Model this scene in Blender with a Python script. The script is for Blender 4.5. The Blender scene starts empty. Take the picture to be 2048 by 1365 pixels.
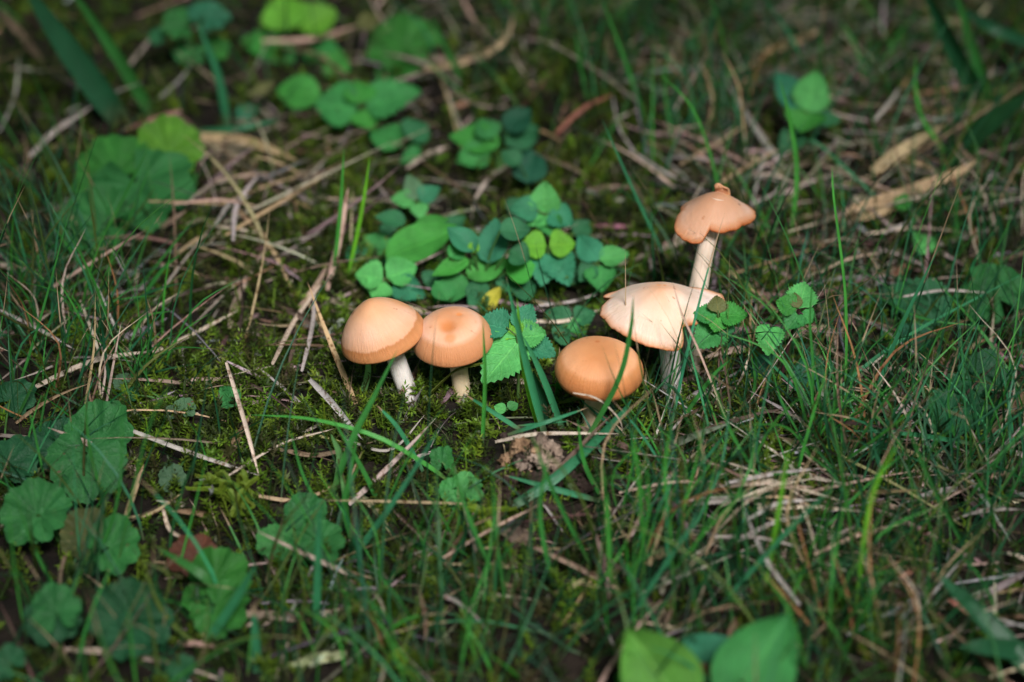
import bpy, math, random
import numpy as np
from mathutils import Vector, noise

random.seed(7)
RNG = np.random.default_rng(11)
SC = 0.01                                   # everything below is laid out in centimetres
scene = bpy.context.scene
COL = scene.collection

# ------------------------------------------------------------------ camera
LENS, DIST, PITCH = 70.0, 80.0, math.radians(32)
CAM = np.array([0.0, -DIST * math.cos(PITCH), DIST * math.sin(PITCH)])
cd = bpy.data.cameras.new('camera')
cam = bpy.data.objects.new('camera', cd)
COL.objects.link(cam)
cam.location = CAM * SC
cam.rotation_euler = (math.pi / 2 - PITCH, 0, 0)
cd.lens = LENS
cd.sensor_width = 36
cd.clip_start = 0.01
cd.clip_end = 300
cd.dof.use_dof = True
cd.dof.focus_distance = 0.738
cd.dof.aperture_fstop = 4.8
cd.dof.aperture_blades = 7
scene.camera = cam

# ------------------------------------------------------------------ light
SUN_DIR = Vector((0.20, -0.60, 0.77)).normalized()      # towards the sun
elev = math.asin(SUN_DIR.z)
azim = math.atan2(SUN_DIR.x, SUN_DIR.y)
world = bpy.data.worlds.new('World')
scene.world = world
world.use_nodes = True
wn = world.node_tree
bg = wn.nodes['Background']
sky = wn.nodes.new('ShaderNodeTexSky')
sky.sky_type = 'NISHITA'
sky.sun_disc = False
sky.sun_elevation = elev
sky.sun_rotation = azim
sky.air_density = 1.0
sky.dust_density = 4.0
sky.ozone_density = 1.0
wn.links.new(sky.outputs[0], bg.inputs[0])
bg.inputs[1].default_value = 0.05
sl = bpy.data.lights.new('sun', 'SUN')
sl.energy = 5.0
sl.angle = math.radians(17)
sl.color = (1.0, 0.98, 0.965)
sun = bpy.data.objects.new('sun', sl)
COL.objects.link(sun)
sun.rotation_euler = SUN_DIR.to_track_quat('Z', 'Y').to_euler()
sun.location = (0.5, -0.8, 2.0)
vs = scene.view_settings
vs.view_transform = 'Standard'
vs.look = 'None'
vs.exposure = 0.45
vs.gamma = 1.0
scene.cycles.use_denoising = True
scene.cycles.max_bounces = 6
scene.cycles.diffuse_bounces = 3
scene.cycles.transmission_bounces = 4
scene.cycles.sample_clamp_indirect = 4

# ------------------------------------------------------------------ geometry of the view (photo pixel -> place)
FWD = np.array([0, math.cos(PITCH), -math.sin(PITCH)])
UPV = np.array([0, math.sin(PITCH), math.cos(PITCH)])
KPX = 36.0 / LENS / 2048.0
def ray(u, v):
    return FWD + np.array([1.0, 0, 0]) * ((u - 1024) * KPX) - UPV * ((v - 682.5) * KPX)
def project(p):                              # (N,3) -> u,v
    d = np.asarray(p) - CAM
    z = d @ FWD
    return 1024 + d[..., 0] / z / KPX, 682.5 - (d @ UPV) / z / KPX
def flat(u, v, z=0.0):
    d = ray(u, v)
    return CAM + d * ((z - CAM[2]) / d[2])
_w = [(RNG.uniform(0, 2 * math.pi), RNG.uniform(0, 6.28), k, a) for k, a in
      [(0.16, .28), (0.22, .25), (0.37, .16), (0.55, .13), (0.9, .09), (1.4, .06), (2.1, .045), (3.1, .03)]]
MOUNDS = [(flat(1060, 945), 1.6, 0.75), (flat(1150, 985), 1.5, 0.35), (flat(1040, 1085), .9, .35),
          (flat(430, 1000), 2.0, 0.5), (flat(560, 450), 3.0, .5), (flat(480, 660), 2.2, -.5),
          (flat(1560, 1010), 4.0, .5), (flat(1190, 420), 2.5, .5), (flat(900, 1030), 1.4, -.4)]
def gh(x, y):
    x = np.asarray(x, float); y = np.asarray(y, float)
    z = np.zeros(np.broadcast(x, y).shape)
    for th, ph, k, a in _w:
        z = z + a * np.sin(k * (x * math.cos(th) + y * math.sin(th)) + ph + 1.3 * np.sin(k * .6 * (y * math.cos(th) - x * math.sin(th)) + ph * 2))
    for c, s, h in MOUNDS:
        z = z + h * np.exp(-((x - c[0]) ** 2 + (y - c[1]) ** 2) / (2 * s * s))
    return z
def G(u, v, h=0.0):                          # point at height h above the ground sheet
    z = h
    for _ in range(6):
        p = flat(u, v, z)
        z = float(gh(p[0], p[1])) + h
    return flat(u, v, z)
def Q(u, v, Y):                              # point at world depth Y
    d = ray(u, v)
    return CAM + d * ((Y - CAM[1]) / d[1])
def norm(a):
    a = np.asarray(a, float)
    return a / np.maximum(np.linalg.norm(a, axis=-1, keepdims=True), 1e-9)

# ------------------------------------------------------------------ materials
def newmat(name):
    m = bpy.data.materials.new(name)
    m.use_nodes = True
    nt = m.node_tree
    for n in list(nt.nodes):
        nt.nodes.remove(n)
    out = nt.nodes.new('ShaderNodeOutputMaterial')
    return m, nt, out
def N(nt, t, **kw):
    n = nt.nodes.new(t)
    for k, v in kw.items():
        setattr(n, k, v)
    return n
def math_(nt, op, a, b=None, c=None):
    n = nt.nodes.new('ShaderNodeMath'); n.operation = op
    for i, x in enumerate((a, b, c)):
        if x is None: continue
        if isinstance(x, (int, float)): n.inputs[i].default_value = x
        else: nt.links.new(x, n.inputs[i])
    return n.outputs[0]
def smooth(nt, x, a, b, lo=0.0, hi=1.0):
    n = nt.nodes.new('ShaderNodeMapRange'); n.interpolation_type = 'SMOOTHSTEP'
    for i, q in enumerate((x, a, b, lo, hi)):
        if isinstance(q, (int, float)): n.inputs[i].default_value = q
        else: nt.links.new(q, n.inputs[i])
    return n.outputs[0]
def mixc(nt, f, a, b, mode='MIX'):
    n = nt.nodes.new('ShaderNodeMix'); n.data_type = 'RGBA'; n.blend_type = mode
    for i, q in ((0, f), (6, a), (7, b)):
        if isinstance(q, (int, float)): n.inputs[i].default_value = q
        elif isinstance(q, tuple): n.inputs[i].default_value = (*q[:3], 1)
        else: nt.links.new(q, n.inputs[i])
    return n.outputs[2]
def noise_(nt, vec, scale, detail=3, rough=.55):
    n = nt.nodes.new('ShaderNodeTexNoise')
    n.inputs['Scale'].default_value = scale; n.inputs['Detail'].default_value = detail
    n.inputs['Roughness'].default_value = rough
    if vec is not None: nt.links.new(vec, n.inputs['Vector'])
    return n.outputs['Fac']
def coords(nt):
    tc = nt.nodes.new('ShaderNodeTexCoord')
    return tc.outputs['Object'], tc.outputs['UV']
def world_pos(nt):
    return nt.nodes.new('ShaderNodeNewGeometry').outputs['Position']
def bump_(nt, h, strength, dist):
    b = nt.nodes.new('ShaderNodeBump')
    b.inputs['Strength'].default_value = strength; b.inputs['Distance'].default_value = dist
    nt.links.new(h, b.inputs['Height'])
    return b.outputs[0]
def thin_surface(nt, out, colour, rough, trans, normal=None, spec=.35, tcol=(1.35, 1.25, .55)):
    p = nt.nodes.new('ShaderNodeBsdfPrincipled')
    nt.links.new(colour, p.inputs['Base Color'])
    if isinstance(rough, (int, float)): p.inputs['Roughness'].default_value = rough
    else: nt.links.new(rough, p.inputs['Roughness'])
    p.inputs['Specular IOR Level'].default_value = spec
    t = nt.nodes.new('ShaderNodeBsdfTranslucent')
    nt.links.new(mixc(nt, 1.0, colour, tcol, 'MULTIPLY'), t.inputs[0])
    if normal is not None:
        nt.links.new(normal, p.inputs['Normal'])
    mx = nt.nodes.new('ShaderNodeMixShader'); mx.inputs[0].default_value = trans
    nt.links.new(p.outputs[0], mx.inputs[1]); nt.links.new(t.outputs[0], mx.inputs[2])
    nt.links.new(mx.outputs[0], out.inputs[0])
def colour_source(nt, src):
    if src == 'object':
        oi = nt.nodes.new('ShaderNodeObjectInfo')
        return oi.outputs['Color'], oi.outputs['Alpha']
    at = nt.nodes.new('ShaderNodeAttribute'); at.attribute_name = 'Col'
    return at.outputs['Color'], at.outputs['Alpha']
TAN = (.40, .30, .18)
def blade_material(name, src, trans=.28, rough=.42, dry=False):
    m, nt, out = newmat(name)
    c, a = colour_source(nt, src)
    ob, uv = coords(nt)
    sx = nt.nodes.new('ShaderNodeSeparateXYZ'); nt.links.new(uv, sx.inputs[0])
    pos = world_pos(nt)
    n1 = noise_(nt, pos, 90, 3)
    n2 = noise_(nt, pos, 420, 2)
    stripe = math_(nt, 'SINE', math_(nt, 'MULTIPLY', sx.outputs[0], 38.0))
    f = math_(nt, 'ADD', math_(nt, 'MULTIPLY', n1, .8), .60)
    f = math_(nt, 'ADD', f, math_(nt, 'MULTIPLY', stripe, .10))
    col = mixc(nt, 1.0, c, f, 'MULTIPLY')
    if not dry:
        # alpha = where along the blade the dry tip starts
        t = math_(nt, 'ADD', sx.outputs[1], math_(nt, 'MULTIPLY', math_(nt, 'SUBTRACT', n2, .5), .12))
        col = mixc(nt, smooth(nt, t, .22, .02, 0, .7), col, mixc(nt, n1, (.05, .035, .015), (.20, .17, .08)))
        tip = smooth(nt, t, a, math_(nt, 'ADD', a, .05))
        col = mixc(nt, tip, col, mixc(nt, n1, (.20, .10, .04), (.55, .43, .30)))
    else:
        col = mixc(nt, smooth(nt, n2, .52, .72), col, mixc(nt, 1.0, col, (.35, .27, .2), 'MULTIPLY'))
    nrm = bump_(nt, stripe, .25, .0002)
    thin_surface(nt, out, col, rough, trans, nrm, .4 if not dry else .15, (1.35, 1.25, .55) if not dry else (1.1, .9, .7))
    return m
def leaf_material(name, kind):
    m, nt, out = newmat(name)
    c, a = colour_source(nt, 'object')
    ob, uv = coords(nt)
    sx = nt.nodes.new('ShaderNodeSeparateXYZ'); nt.links.new(uv, sx.inputs[0])
    s, t = sx.outputs[0], sx.outputs[1]
    pos = world_pos(nt)
    wob = math_(nt, 'MULTIPLY', math_(nt, 'SUBTRACT', noise_(nt, pos, 160, 2), .5), .35)
    as_ = math_(nt, 'ABSOLUTE', s)
    if kind == 'pinnate':
        ph = math_(nt, 'MULTIPLY', math_(nt, 'SUBTRACT', t, math_(nt, 'MULTIPLY', as_, .30)), 5.5)
        mid = smooth(nt, as_, .07, .015)
    elif kind == 'parallel':
        ph = math_(nt, 'MULTIPLY', s, 3.5)
        mid = smooth(nt, as_, .06, .01)
    else:
        ph = math_(nt, 'ADD', s, .5)
        mid = smooth(nt, t, .10, .02)
    tri = math_(nt, 'MULTIPLY', math_(nt, 'ABSOLUTE', math_(nt, 'SUBTRACT', math_(nt, 'FRACT', math_(nt, 'ADD', ph, wob)), .5)), 2.0)
    vein = math_(nt, 'MAXIMUM', smooth(nt, tri, .86, .97, 0, .75), mid)
    vor = nt.nodes.new('ShaderNodeTexVoronoi'); vor.feature = 'DISTANCE_TO_EDGE'
    vor.inputs['Scale'].default_value = 520; nt.links.new(pos, vor.inputs['Vector'])
    net = smooth(nt, vor.outputs['Distance'], .0, .18)
    n1 = noise_(nt, pos, 130, 3)
    n3 = noise_(nt, pos, 330, 3)
    col = mixc(nt, 1.0, c, math_(nt, 'ADD', math_(nt, 'MULTIPLY', n1, .9), .52), 'MULTIPLY')
    col = mixc(nt, math_(nt, 'MULTIPLY', vein, .55), col, mixc(nt, 1.0, col, (1.9, 1.55, 1.5), 'MULTIPLY'))
    col = mixc(nt, math_(nt, 'MULTIPLY', math_(nt, 'SUBTRACT', 1.0, net), .25), col, mixc(nt, 1.0, col, (1.5, 1.3, 1.2), 'MULTIPLY'))
    # wear: brown blotches, more of them with a lower alpha
    col = mixc(nt, smooth(nt, n3, math_(nt, 'ADD', a, -.3), math_(nt, 'ADD', a, -.25)), col, mixc(nt, n1, (.05, .022, .012), (.20, .10, .06)))
    h = math_(nt, 'SUBTRACT', math_(nt, 'MULTIPLY', net, .35), math_(nt, 'MULTIPLY', vein, .9))
    nrm = bump_(nt, h, .6, .0006)
    rough = math_(nt, 'ADD', math_(nt, 'MULTIPLY', n1, .25), .45)
    thin_surface(nt, out, col, rough, .25, nrm, .22)
    return m
def simple_material(name, ramp, scale, rough=.9, bump=.6, bd=.002, scale2=None, spec=.2, src=None):
    m, nt, out = newmat(name)
    ob, uv = coords(nt)
    pos = world_pos(nt)
    f = noise_(nt, pos, scale, 6, .62)
    cr = nt.nodes.new('ShaderNodeValToRGB')
    el = cr.color_ramp.elements
    el[0].position, el[0].color = ramp[0][0], (*ramp[0][1], 1)
    el[1].position, el[1].color = ramp[-1][0], (*ramp[-1][1], 1)
    for p, c in ramp[1:-1]:
        e = el.new(p); e.color = (*c, 1)
    nt.links.new(f, cr.inputs[0])
    col = cr.outputs[0]
    if src:
        c, a = colour_source(nt, src)
        col = mixc(nt, 1.0, c, col, 'MULTIPLY')
    p = nt.nodes.new('ShaderNodeBsdfPrincipled')
    nt.links.new(col, p.inputs['Base Color'])
    p.inputs['Roughness'].default_value = rough
    p.inputs['Specular IOR Level'].default_value = spec
    f2 = noise_(nt, pos, scale2 or scale * 3, 6, .7)
    nt.links.new(bump_(nt, f2, bump, bd), p.inputs['Normal'])
    nt.links.new(p.outputs[0], out.inputs[0])
    return m
def moss_material():
    m, nt, out = newmat('moss')
    c, a = colour_source(nt, 'attr')
    n1 = noise_(nt, world_pos(nt), 300, 2)
    col = mixc(nt, 1.0, c, math_(nt, 'ADD', math_(nt, 'MULTIPLY', n1, .9), .55), 'MULTIPLY')
    thin_surface(nt, out, col, .5, .35, None, .3, (1.3, 1.25, .5))
    return m

M = {}
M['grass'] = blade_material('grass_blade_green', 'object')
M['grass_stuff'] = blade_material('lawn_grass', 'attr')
M['straw'] = blade_material('dry_straw', 'object', .10, .6, True)
M['straw_stuff'] = blade_material('dry_thatch', 'attr', .10, .65, True)
M['pinnate'] = leaf_material('leaf_net_veined', 'pinnate')
M['parallel'] = leaf_material('leaf_parallel_veined', 'parallel')
M['palmate'] = leaf_material('leaf_palmate_veined', 'palmate')
M['moss'] = moss_material()
M['soil'] = simple_material('dark_soil', [(.30, (.005, .004, .0035)), (.50, (.015, .011, .008)), (.66, (.034, .024, .018)), (.80, (.022, .025, .010))], 60, .95, .9, .004, 220)
M['crumb'] = simple_material('dry_soil_crumb', [(.30, (.07, .05, .04)), (.48, (.24, .18, .145)), (.68, (.40, .32, .27))], 150, .95, .9, .0015, 500, .15, 'object')
M['stem'] = simple_material('plant_stem', [(.3, (.8, .8, .8)), (.7, (1.1, 1.1, 1.1))], 200, .5, .2, .0005, None, .3, 'object')

# ------------------------------------------------------------------ object helpers
def link_mesh(name, verts, faces, mat, base, parent=None, uv=None, cols=None, smooth_=True):
    """verts in cm world space (N,3); base = origin of the thing"""
    me = bpy.data.meshes.new(name)
    v = (np.asarray(verts, float) - np.asarray(base)) * SC
    faces = np.asarray(faces)
    if faces.dtype == object:
        me.from_pydata(v.tolist(), [], [list(f) for f in faces])
    else:
        nf, k = faces.shape
        me.vertices.add(len(v)); me.vertices.foreach_set('co', v.astype(np.float32).ravel())
        me.loops.add(nf * k); me.loops.foreach_set('vertex_index', faces.astype(np.int32).ravel())
        me.polygons.add(nf)
        me.polygons.foreach_set('loop_start', np.arange(0, nf * k, k, dtype=np.int32))
        me.polygons.foreach_set('loop_total', np.full(nf, k, dtype=np.int32))
        me.update(calc_edges=True)
    if uv is not None:
        li = np.empty(len(me.loops), np.int32); me.loops.foreach_get('vertex_index', li)
        lay = me.uv_layers.new(name='UVMap')
        lay.data.foreach_set('uv', np.asarray(uv, np.float32)[li].ravel())
    if cols is not None:
        at = me.attributes.new('Col', 'FLOAT_COLOR', 'POINT')
        at.data.foreach_set('color', np.asarray(cols, np.float32).ravel())
    if smooth_:
        me.polygons.foreach_set('use_smooth', np.ones(len(me.polygons), bool))
    me.materials.append(mat)
    me.update()
    o = bpy.data.objects.new(name, me)
    COL.objects.link(o)
    if parent is None:
        o.location = np.asarray(base) * SC
    else:
        o.parent = parent
    return o
def tag(o, label, cat, group=None, kind=None):
    if label: o['label'] = label
    if cat: o['category'] = cat
    if group: o['group'] = group
    if kind: o['kind'] = kind
    return o
def empty(name, base):
    o = bpy.data.objects.new(name, None)
    o.empty_display_size = .01
    o.location = np.asarray(base) * SC
    COL.objects.link(o)
    return o
def curve_pts(ctrl, n):
    """Catmull-Rom through the control points"""
    c = [np.asarray(p, float) for p in ctrl]
    if len(c) == 2:
        return np.array([c[0] + (c[1] - c[0]) * t for t in np.linspace(0, 1, n)])
    c = [2 * c[0] - c[1]] + c + [2 * c[-1] - c[-2]]
    m = len(c) - 3
    out = []
    for t in np.linspace(0, m - 1e-6, n):
        i = int(t); f = t - i
        p0, p1, p2, p3 = c[i:i + 4]
        out.append(.5 * (2 * p1 + (p2 - p0) * f + (2 * p0 - 5 * p1 + 4 * p2 - p3) * f * f + (3 * p1 - p0 - 3 * p2 + p3) * f ** 3))
    return np.array(out)
def tube(ctrl, r0, r1, n=10, k=8, wob=0.0):
    p = curve_pts(ctrl, n)
    tan = norm(np.gradient(p, axis=0))
    a = np.array([0.3, 1, .2]); vs_, uv = [], []
    for i in range(n):
        x = norm(np.cross(tan[i], a)); y = np.cross(tan[i], x)
        f = i / (n - 1)
        r = r0 + (r1 - r0) * f
        for j in range(k):
            th = 2 * math.pi * j / k
            rr = r * (1 + wob * noise.noise(Vector((math.cos(th) * 1.5, math.sin(th) * 1.5, f * 5 + p[0][0]))))
            vs_.append(p[i] + rr * (math.cos(th) * x + math.sin(th) * y)); uv.append((j / k, f))
    fs = [(i * k + j, i * k + (j + 1) % k, (i + 1) * k + (j + 1) % k, (i + 1) * k + j) for i in range(n - 1) for j in range(k)]
    return np.array(vs_), np.array(fs), np.array(uv)

# ------------------------------------------------------------------ blades
def ribbon(ctrl, w, n=11, face=None, twist=0.0, fold=.28, taper=2.2, base_w=.65):
    p = curve_pts(ctrl, n)
    tan = norm(np.gradient(p, axis=0))
    t = np.linspace(0, 1, n)
    face = norm(face if face is not None else CAM - p.mean(0))
    side = norm(np.cross(tan, face)); nn = np.cross(side, tan)
    ang = twist * (t - .5)
    s2 = side * np.cos(ang)[:, None] + nn * np.sin(ang)[:, None]
    n2 = np.cross(s2, tan)
    ww = w * .5 * np.clip((base_w + (1 - base_w) * np.minimum(t * 4, 1)) * (1 - t ** taper) + .03, .02, 1)
    L = p - s2 * ww[:, None]; R = p + s2 * ww[:, None]; C = p - n2 * (ww * fold * 2)[:, None]
    v = np.stack([L, C, R], 1).reshape(-1, 3)
    uv = np.stack([np.stack([np.full(n, x), t], 1) for x in (0, .5, 1)], 1).reshape(-1, 2)
    i = np.arange(n - 1)[:, None] * 3
    f = np.concatenate([i + np.array([[0, 1, 4, 3]]), i + np.array([[1, 2, 5, 4]])])
    return v, f, uv

GC = dict(bright=(.050, .25, .040), mid=(.034, .17, .034), blue=(.032, .175, .078), dark=(.012, .065, .020),
          lime=(.11, .32, .022), pale=(.13, .31, .11), deep=(.017, .095, .040), olive=(.08, .11, .025))
SCOL = dict(pale=(.52, .43, .34), grey=(.42, .37, .35), tan=(.44, .32, .19), brown=(.20, .135, .095), rust=(.30, .15, .07),
            red=(.30, .12, .09), pink=(.48, .33, .27), dark=(.10, .065, .05))
def jit(c, a=.15):
    k = 1 + random.uniform(-a, a)
    return tuple(max(.003, x * k * (1 + random.uniform(-a, a) * .4)) for x in c)
BLADE_LABEL = 'single slender green grass blade standing out from the lawn'
LANDMARKS = [((770, 730), 'the bell-capped mushroom'), ((915, 740), 'the dimpled orange mushroom'), ((1190, 800), 'the orange dome mushroom'), ((1330, 740), 'the flat pale mushroom'),
             ((1430, 480), 'the tall torn-capped mushroom'), ((1060, 930), 'the crumbly soil clump'), ((1040, 1090), 'the small soil clump'), ((720, 220), 'the large rounded leaf pair'),
             ((250, 400), 'the four-leaved ground ivy'), ((170, 920), 'the overlapping ground ivy leaves'), ((120, 1090), 'the worn reddish ivy leaf'), ((430, 1180), 'the corrugated ivy leaf'),
             ((600, 1070), 'the small scalloped cluster'), ((440, 990), 'the feathery moss cushion'), ((1420, 1330), 'the large smooth leaves'), ((1600, 640), 'the purple-stemmed shoot'),
             ((1615, 200), 'the pale round leaf'), ((1820, 340), 'the thick tan straws'), ((160, 720), 'the fine dry-mixed tuft'), ((1690, 880), 'the dense dark tuft'), ((1910, 950), 'the tall crossing tuft'),
             ((1320, 1060), 'the upright tuft'), ((1740, 1290), 'the dark blurred tuft'), ((1980, 590), 'the broad scalloped leaf'), ((1930, 800), 'the dull ivy leaves'), ((950, 510), 'the green leaf patch'),
             ((480, 660), 'the dark soil hollow'), ((590, 80), 'the yellowish leaf cluster'), ((120, 100), 'the dark leaning broad blade'), ((850, 1260), 'the loose short tuft'), ((1420, 230), 'the slender tuft'), ((500, 290), 'the wide tan withered blade')]
def auto_label(px, w, col, h, name):
    m = px[0] if h is None else px[len(px) // 2]
    lm = min(LANDMARKS, key=lambda q: (q[0][0] - m[0]) ** 2 + ((q[0][1] - m[1]) * 1.6) ** 2)[1]
    size = 'hair-thin' if w < .09 else 'thin' if w < .13 else 'narrow' if w < .19 else 'broad' if w < .3 else 'wide'
    if name == 'straw':
        cw = dict(pale='pale', grey='grey', tan='tan', brown='brown', rust='rusty', red='reddish', pink='pinkish', dark='dark brown')[col]
        return '%s %s dry straw lying by %s' % (size, cw, lm)
    cw = dict(bright='bright green', mid='green', blue='bluish green', dark='dark green', lime='lime green', pale='pale green', deep='deep green', olive='olive')[col]
    lean = px[-1][0] - px[0][0]
    pose = 'lying' if h is not None else 'upright' if abs(lean) < 30 else 'leaning'
    return '%s %s %s grass blade by %s' % (pose, size, cw, lm)
def hand_blade(px, w, col, dY=0.0, tip=1.2, label=None, h=None, name='grass_blade', mat='grass', cat='grass',
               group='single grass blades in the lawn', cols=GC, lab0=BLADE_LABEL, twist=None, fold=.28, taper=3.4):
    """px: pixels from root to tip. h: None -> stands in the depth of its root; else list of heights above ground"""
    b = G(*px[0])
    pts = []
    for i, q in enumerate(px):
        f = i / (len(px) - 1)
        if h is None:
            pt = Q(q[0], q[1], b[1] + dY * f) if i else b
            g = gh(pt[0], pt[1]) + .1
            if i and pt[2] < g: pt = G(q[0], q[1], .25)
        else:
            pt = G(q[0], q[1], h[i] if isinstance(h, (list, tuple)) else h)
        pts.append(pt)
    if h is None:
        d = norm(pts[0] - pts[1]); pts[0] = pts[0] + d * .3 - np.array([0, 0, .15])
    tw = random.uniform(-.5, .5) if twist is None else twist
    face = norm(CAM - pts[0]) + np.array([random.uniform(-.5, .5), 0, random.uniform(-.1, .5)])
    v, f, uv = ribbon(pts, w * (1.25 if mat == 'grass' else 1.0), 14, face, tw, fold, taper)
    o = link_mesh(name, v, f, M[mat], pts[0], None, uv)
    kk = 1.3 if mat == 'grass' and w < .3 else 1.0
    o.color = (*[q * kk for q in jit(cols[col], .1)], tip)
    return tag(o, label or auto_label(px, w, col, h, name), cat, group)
def straw(px, w, col, h=.35, label=None, **kw):
    n = len(px)
    hh = h if h is None or isinstance(h, (list, tuple)) else [h * random.uniform(.6, 1.4) for _ in range(n)]
    return hand_blade(px, w, col, h=hh, name='straw', mat='straw', cat='straw', group='dry straws lying on the lawn',
                      cols=SCOL, lab0='single dry straw lying loose on the moss and grass', label=label, fold=.4, taper=5, twist=random.uniform(-.5, .5), **kw)

# ------------------------------------------------------------------ ground
def axis(lo, hi, step, far):
    a = list(np.arange(lo, hi + .01, step))
    k, x = step, hi
    while x < far:
        k *= 1.5; x += k; a.append(x)
    k, x = step, lo
    while x > -far:
        k *= 1.5; x -= k; a.insert(0, x)
    return np.array(a)
ax, ay = axis(-48, 48, .34, 6000), axis(-34, 66, .34, 6000)
X, Y = np.meshgrid(ax, ay)
Z = gh(X, Y)
_n = RNG.normal(0, .05, X.shape)
Z = Z + np.where((np.abs(X) < 50) & (Y > -36) & (Y < 70), _n, 0)
nx, ny = len(ax), len(ay)
ii = np.arange(nx - 1)[None, :] + np.arange(ny - 1)[:, None] * nx
gf = np.stack([ii, ii + 1, ii + nx + 1, ii + nx], -1).reshape(-1, 4)
ground = link_mesh('ground', np.stack([X, Y, Z], -1).reshape(-1, 3), gf, M['soil'], (0, 0, 0))
tag(ground, 'dark bare soil under the moss and grass', 'ground', None, 'structure')

# ------------------------------------------------------------------ density maps (over the ground, read at the pixel where it shows)
def blobs(u, v, lst, base=0.0):
    d = np.full(u.shape, base)
    for cu, cv, su, sv, a in lst:
        d = d + a * np.exp(-((u - cu) / su) ** 2 - ((v - cv) / sv) ** 2)
    return np.clip(d, 0, 1.2)
GRASS_D = [(1750, 1080, 380, 330, .9), (1350, 1050, 170, 230, .55), (1800, 700, 280, 250, .45), (1350, 130, 260, 170, .4),
           (1800, 250, 300, 250, .3), (110, 650, 170, 170, .8), (900, 1280, 450, 160, .6), (250, 1320, 300, 100, .35), (1500, 480, 150, 200, .3),
           (560, 700, 200, 150, -.3), (600, 450, 250, 150, -.3), (1060, 1000, 140, 110, -.8), (860, 860, 300, 90, -.3), (100, 800, 250, 300, .35), (1560, 1010, 230, 110, -.4), (1650, 420, 200, 120, -.2), (700, 1150, 300, 90, .25), (1100, 80, 200, 100, .25), (900, 500, 280, 120, -.3), (60, 950, 120, 120, .2)]
STRAW_D = [(1650, 400, 360, 260, 1.0), (500, 420, 190, 140, .9), (1620, 1030, 380, 230, 1.1), (700, 850, 260, 120, .3), (200, 640, 220, 140, .7),
           (620, 640, 120, 110, .5), (900, 1150, 400, 150, .35), (900, 150, 200, 150, .4), (1560, 90, 200, 90, .4), (1100, 630, 120, 40, .3), (900, 790, 280, 60, -.25), (1060, 950, 110, 70, -.5), (1330, 800, 120, 50, -.2)]
MOSS_D = [(560, 870, 230, 140, 1.0), (700, 470, 140, 160, .8), (600, 560, 150, 70, .7), (1210, 400, 130, 110, 1.0), (920, 830, 200, 70, .9), (1260, 800, 120, 70, .8),
          (950, 1040, 120, 60, 1.0), (1480, 900, 200, 110, .75), (1620, 1130, 150, 110, .6), (700, 1230, 300, 110, .6), (1150, 970, 140, 60, .4),
          (430, 640, 90, 50, -.2), (400, 560, 150, 120, .4), (300, 720, 120, 80, .4), (1100, 200, 150, 120, .3), (350, 820, 150, 80, .6), (1880, 470, 60, 60, .8), (60, 300, 200, 200, .2),
          (1050, 940, 60, 45, -.9), (620, 330, 90, 50, .3)]
def scatter(n, fn, base, x0=-46, x1=46, y0=-32, y1=62):
    out = []
    tot = 0
    while tot < n:
        x = RNG.uniform(x0, x1, n * 3); y = RNG.uniform(y0, y1, n * 3)
        u, v = project(np.stack([x, y, np.zeros_like(x)], 1))
        d = blobs(u, v, fn, base)
        inside = (u > -150) & (u < 2200) & (v > -120) & (v < 1550)
        d = np.where(inside, d, np.minimum(np.maximum(d, .3), .45))
        # patchiness
        d = d * (.55 + .9 * (np.sin(x * 1.1 + 2 * np.sin(y * .7)) * np.sin(y * 1.3 + 1.5 * np.sin(x * .9)) * .5 + .5))
        k = RNG.uniform(0, 1, len(x)) < d
        out.append(np.stack([x[k], y[k]], 1)); tot += k.sum()
    return np.concatenate(out)[:n]
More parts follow.
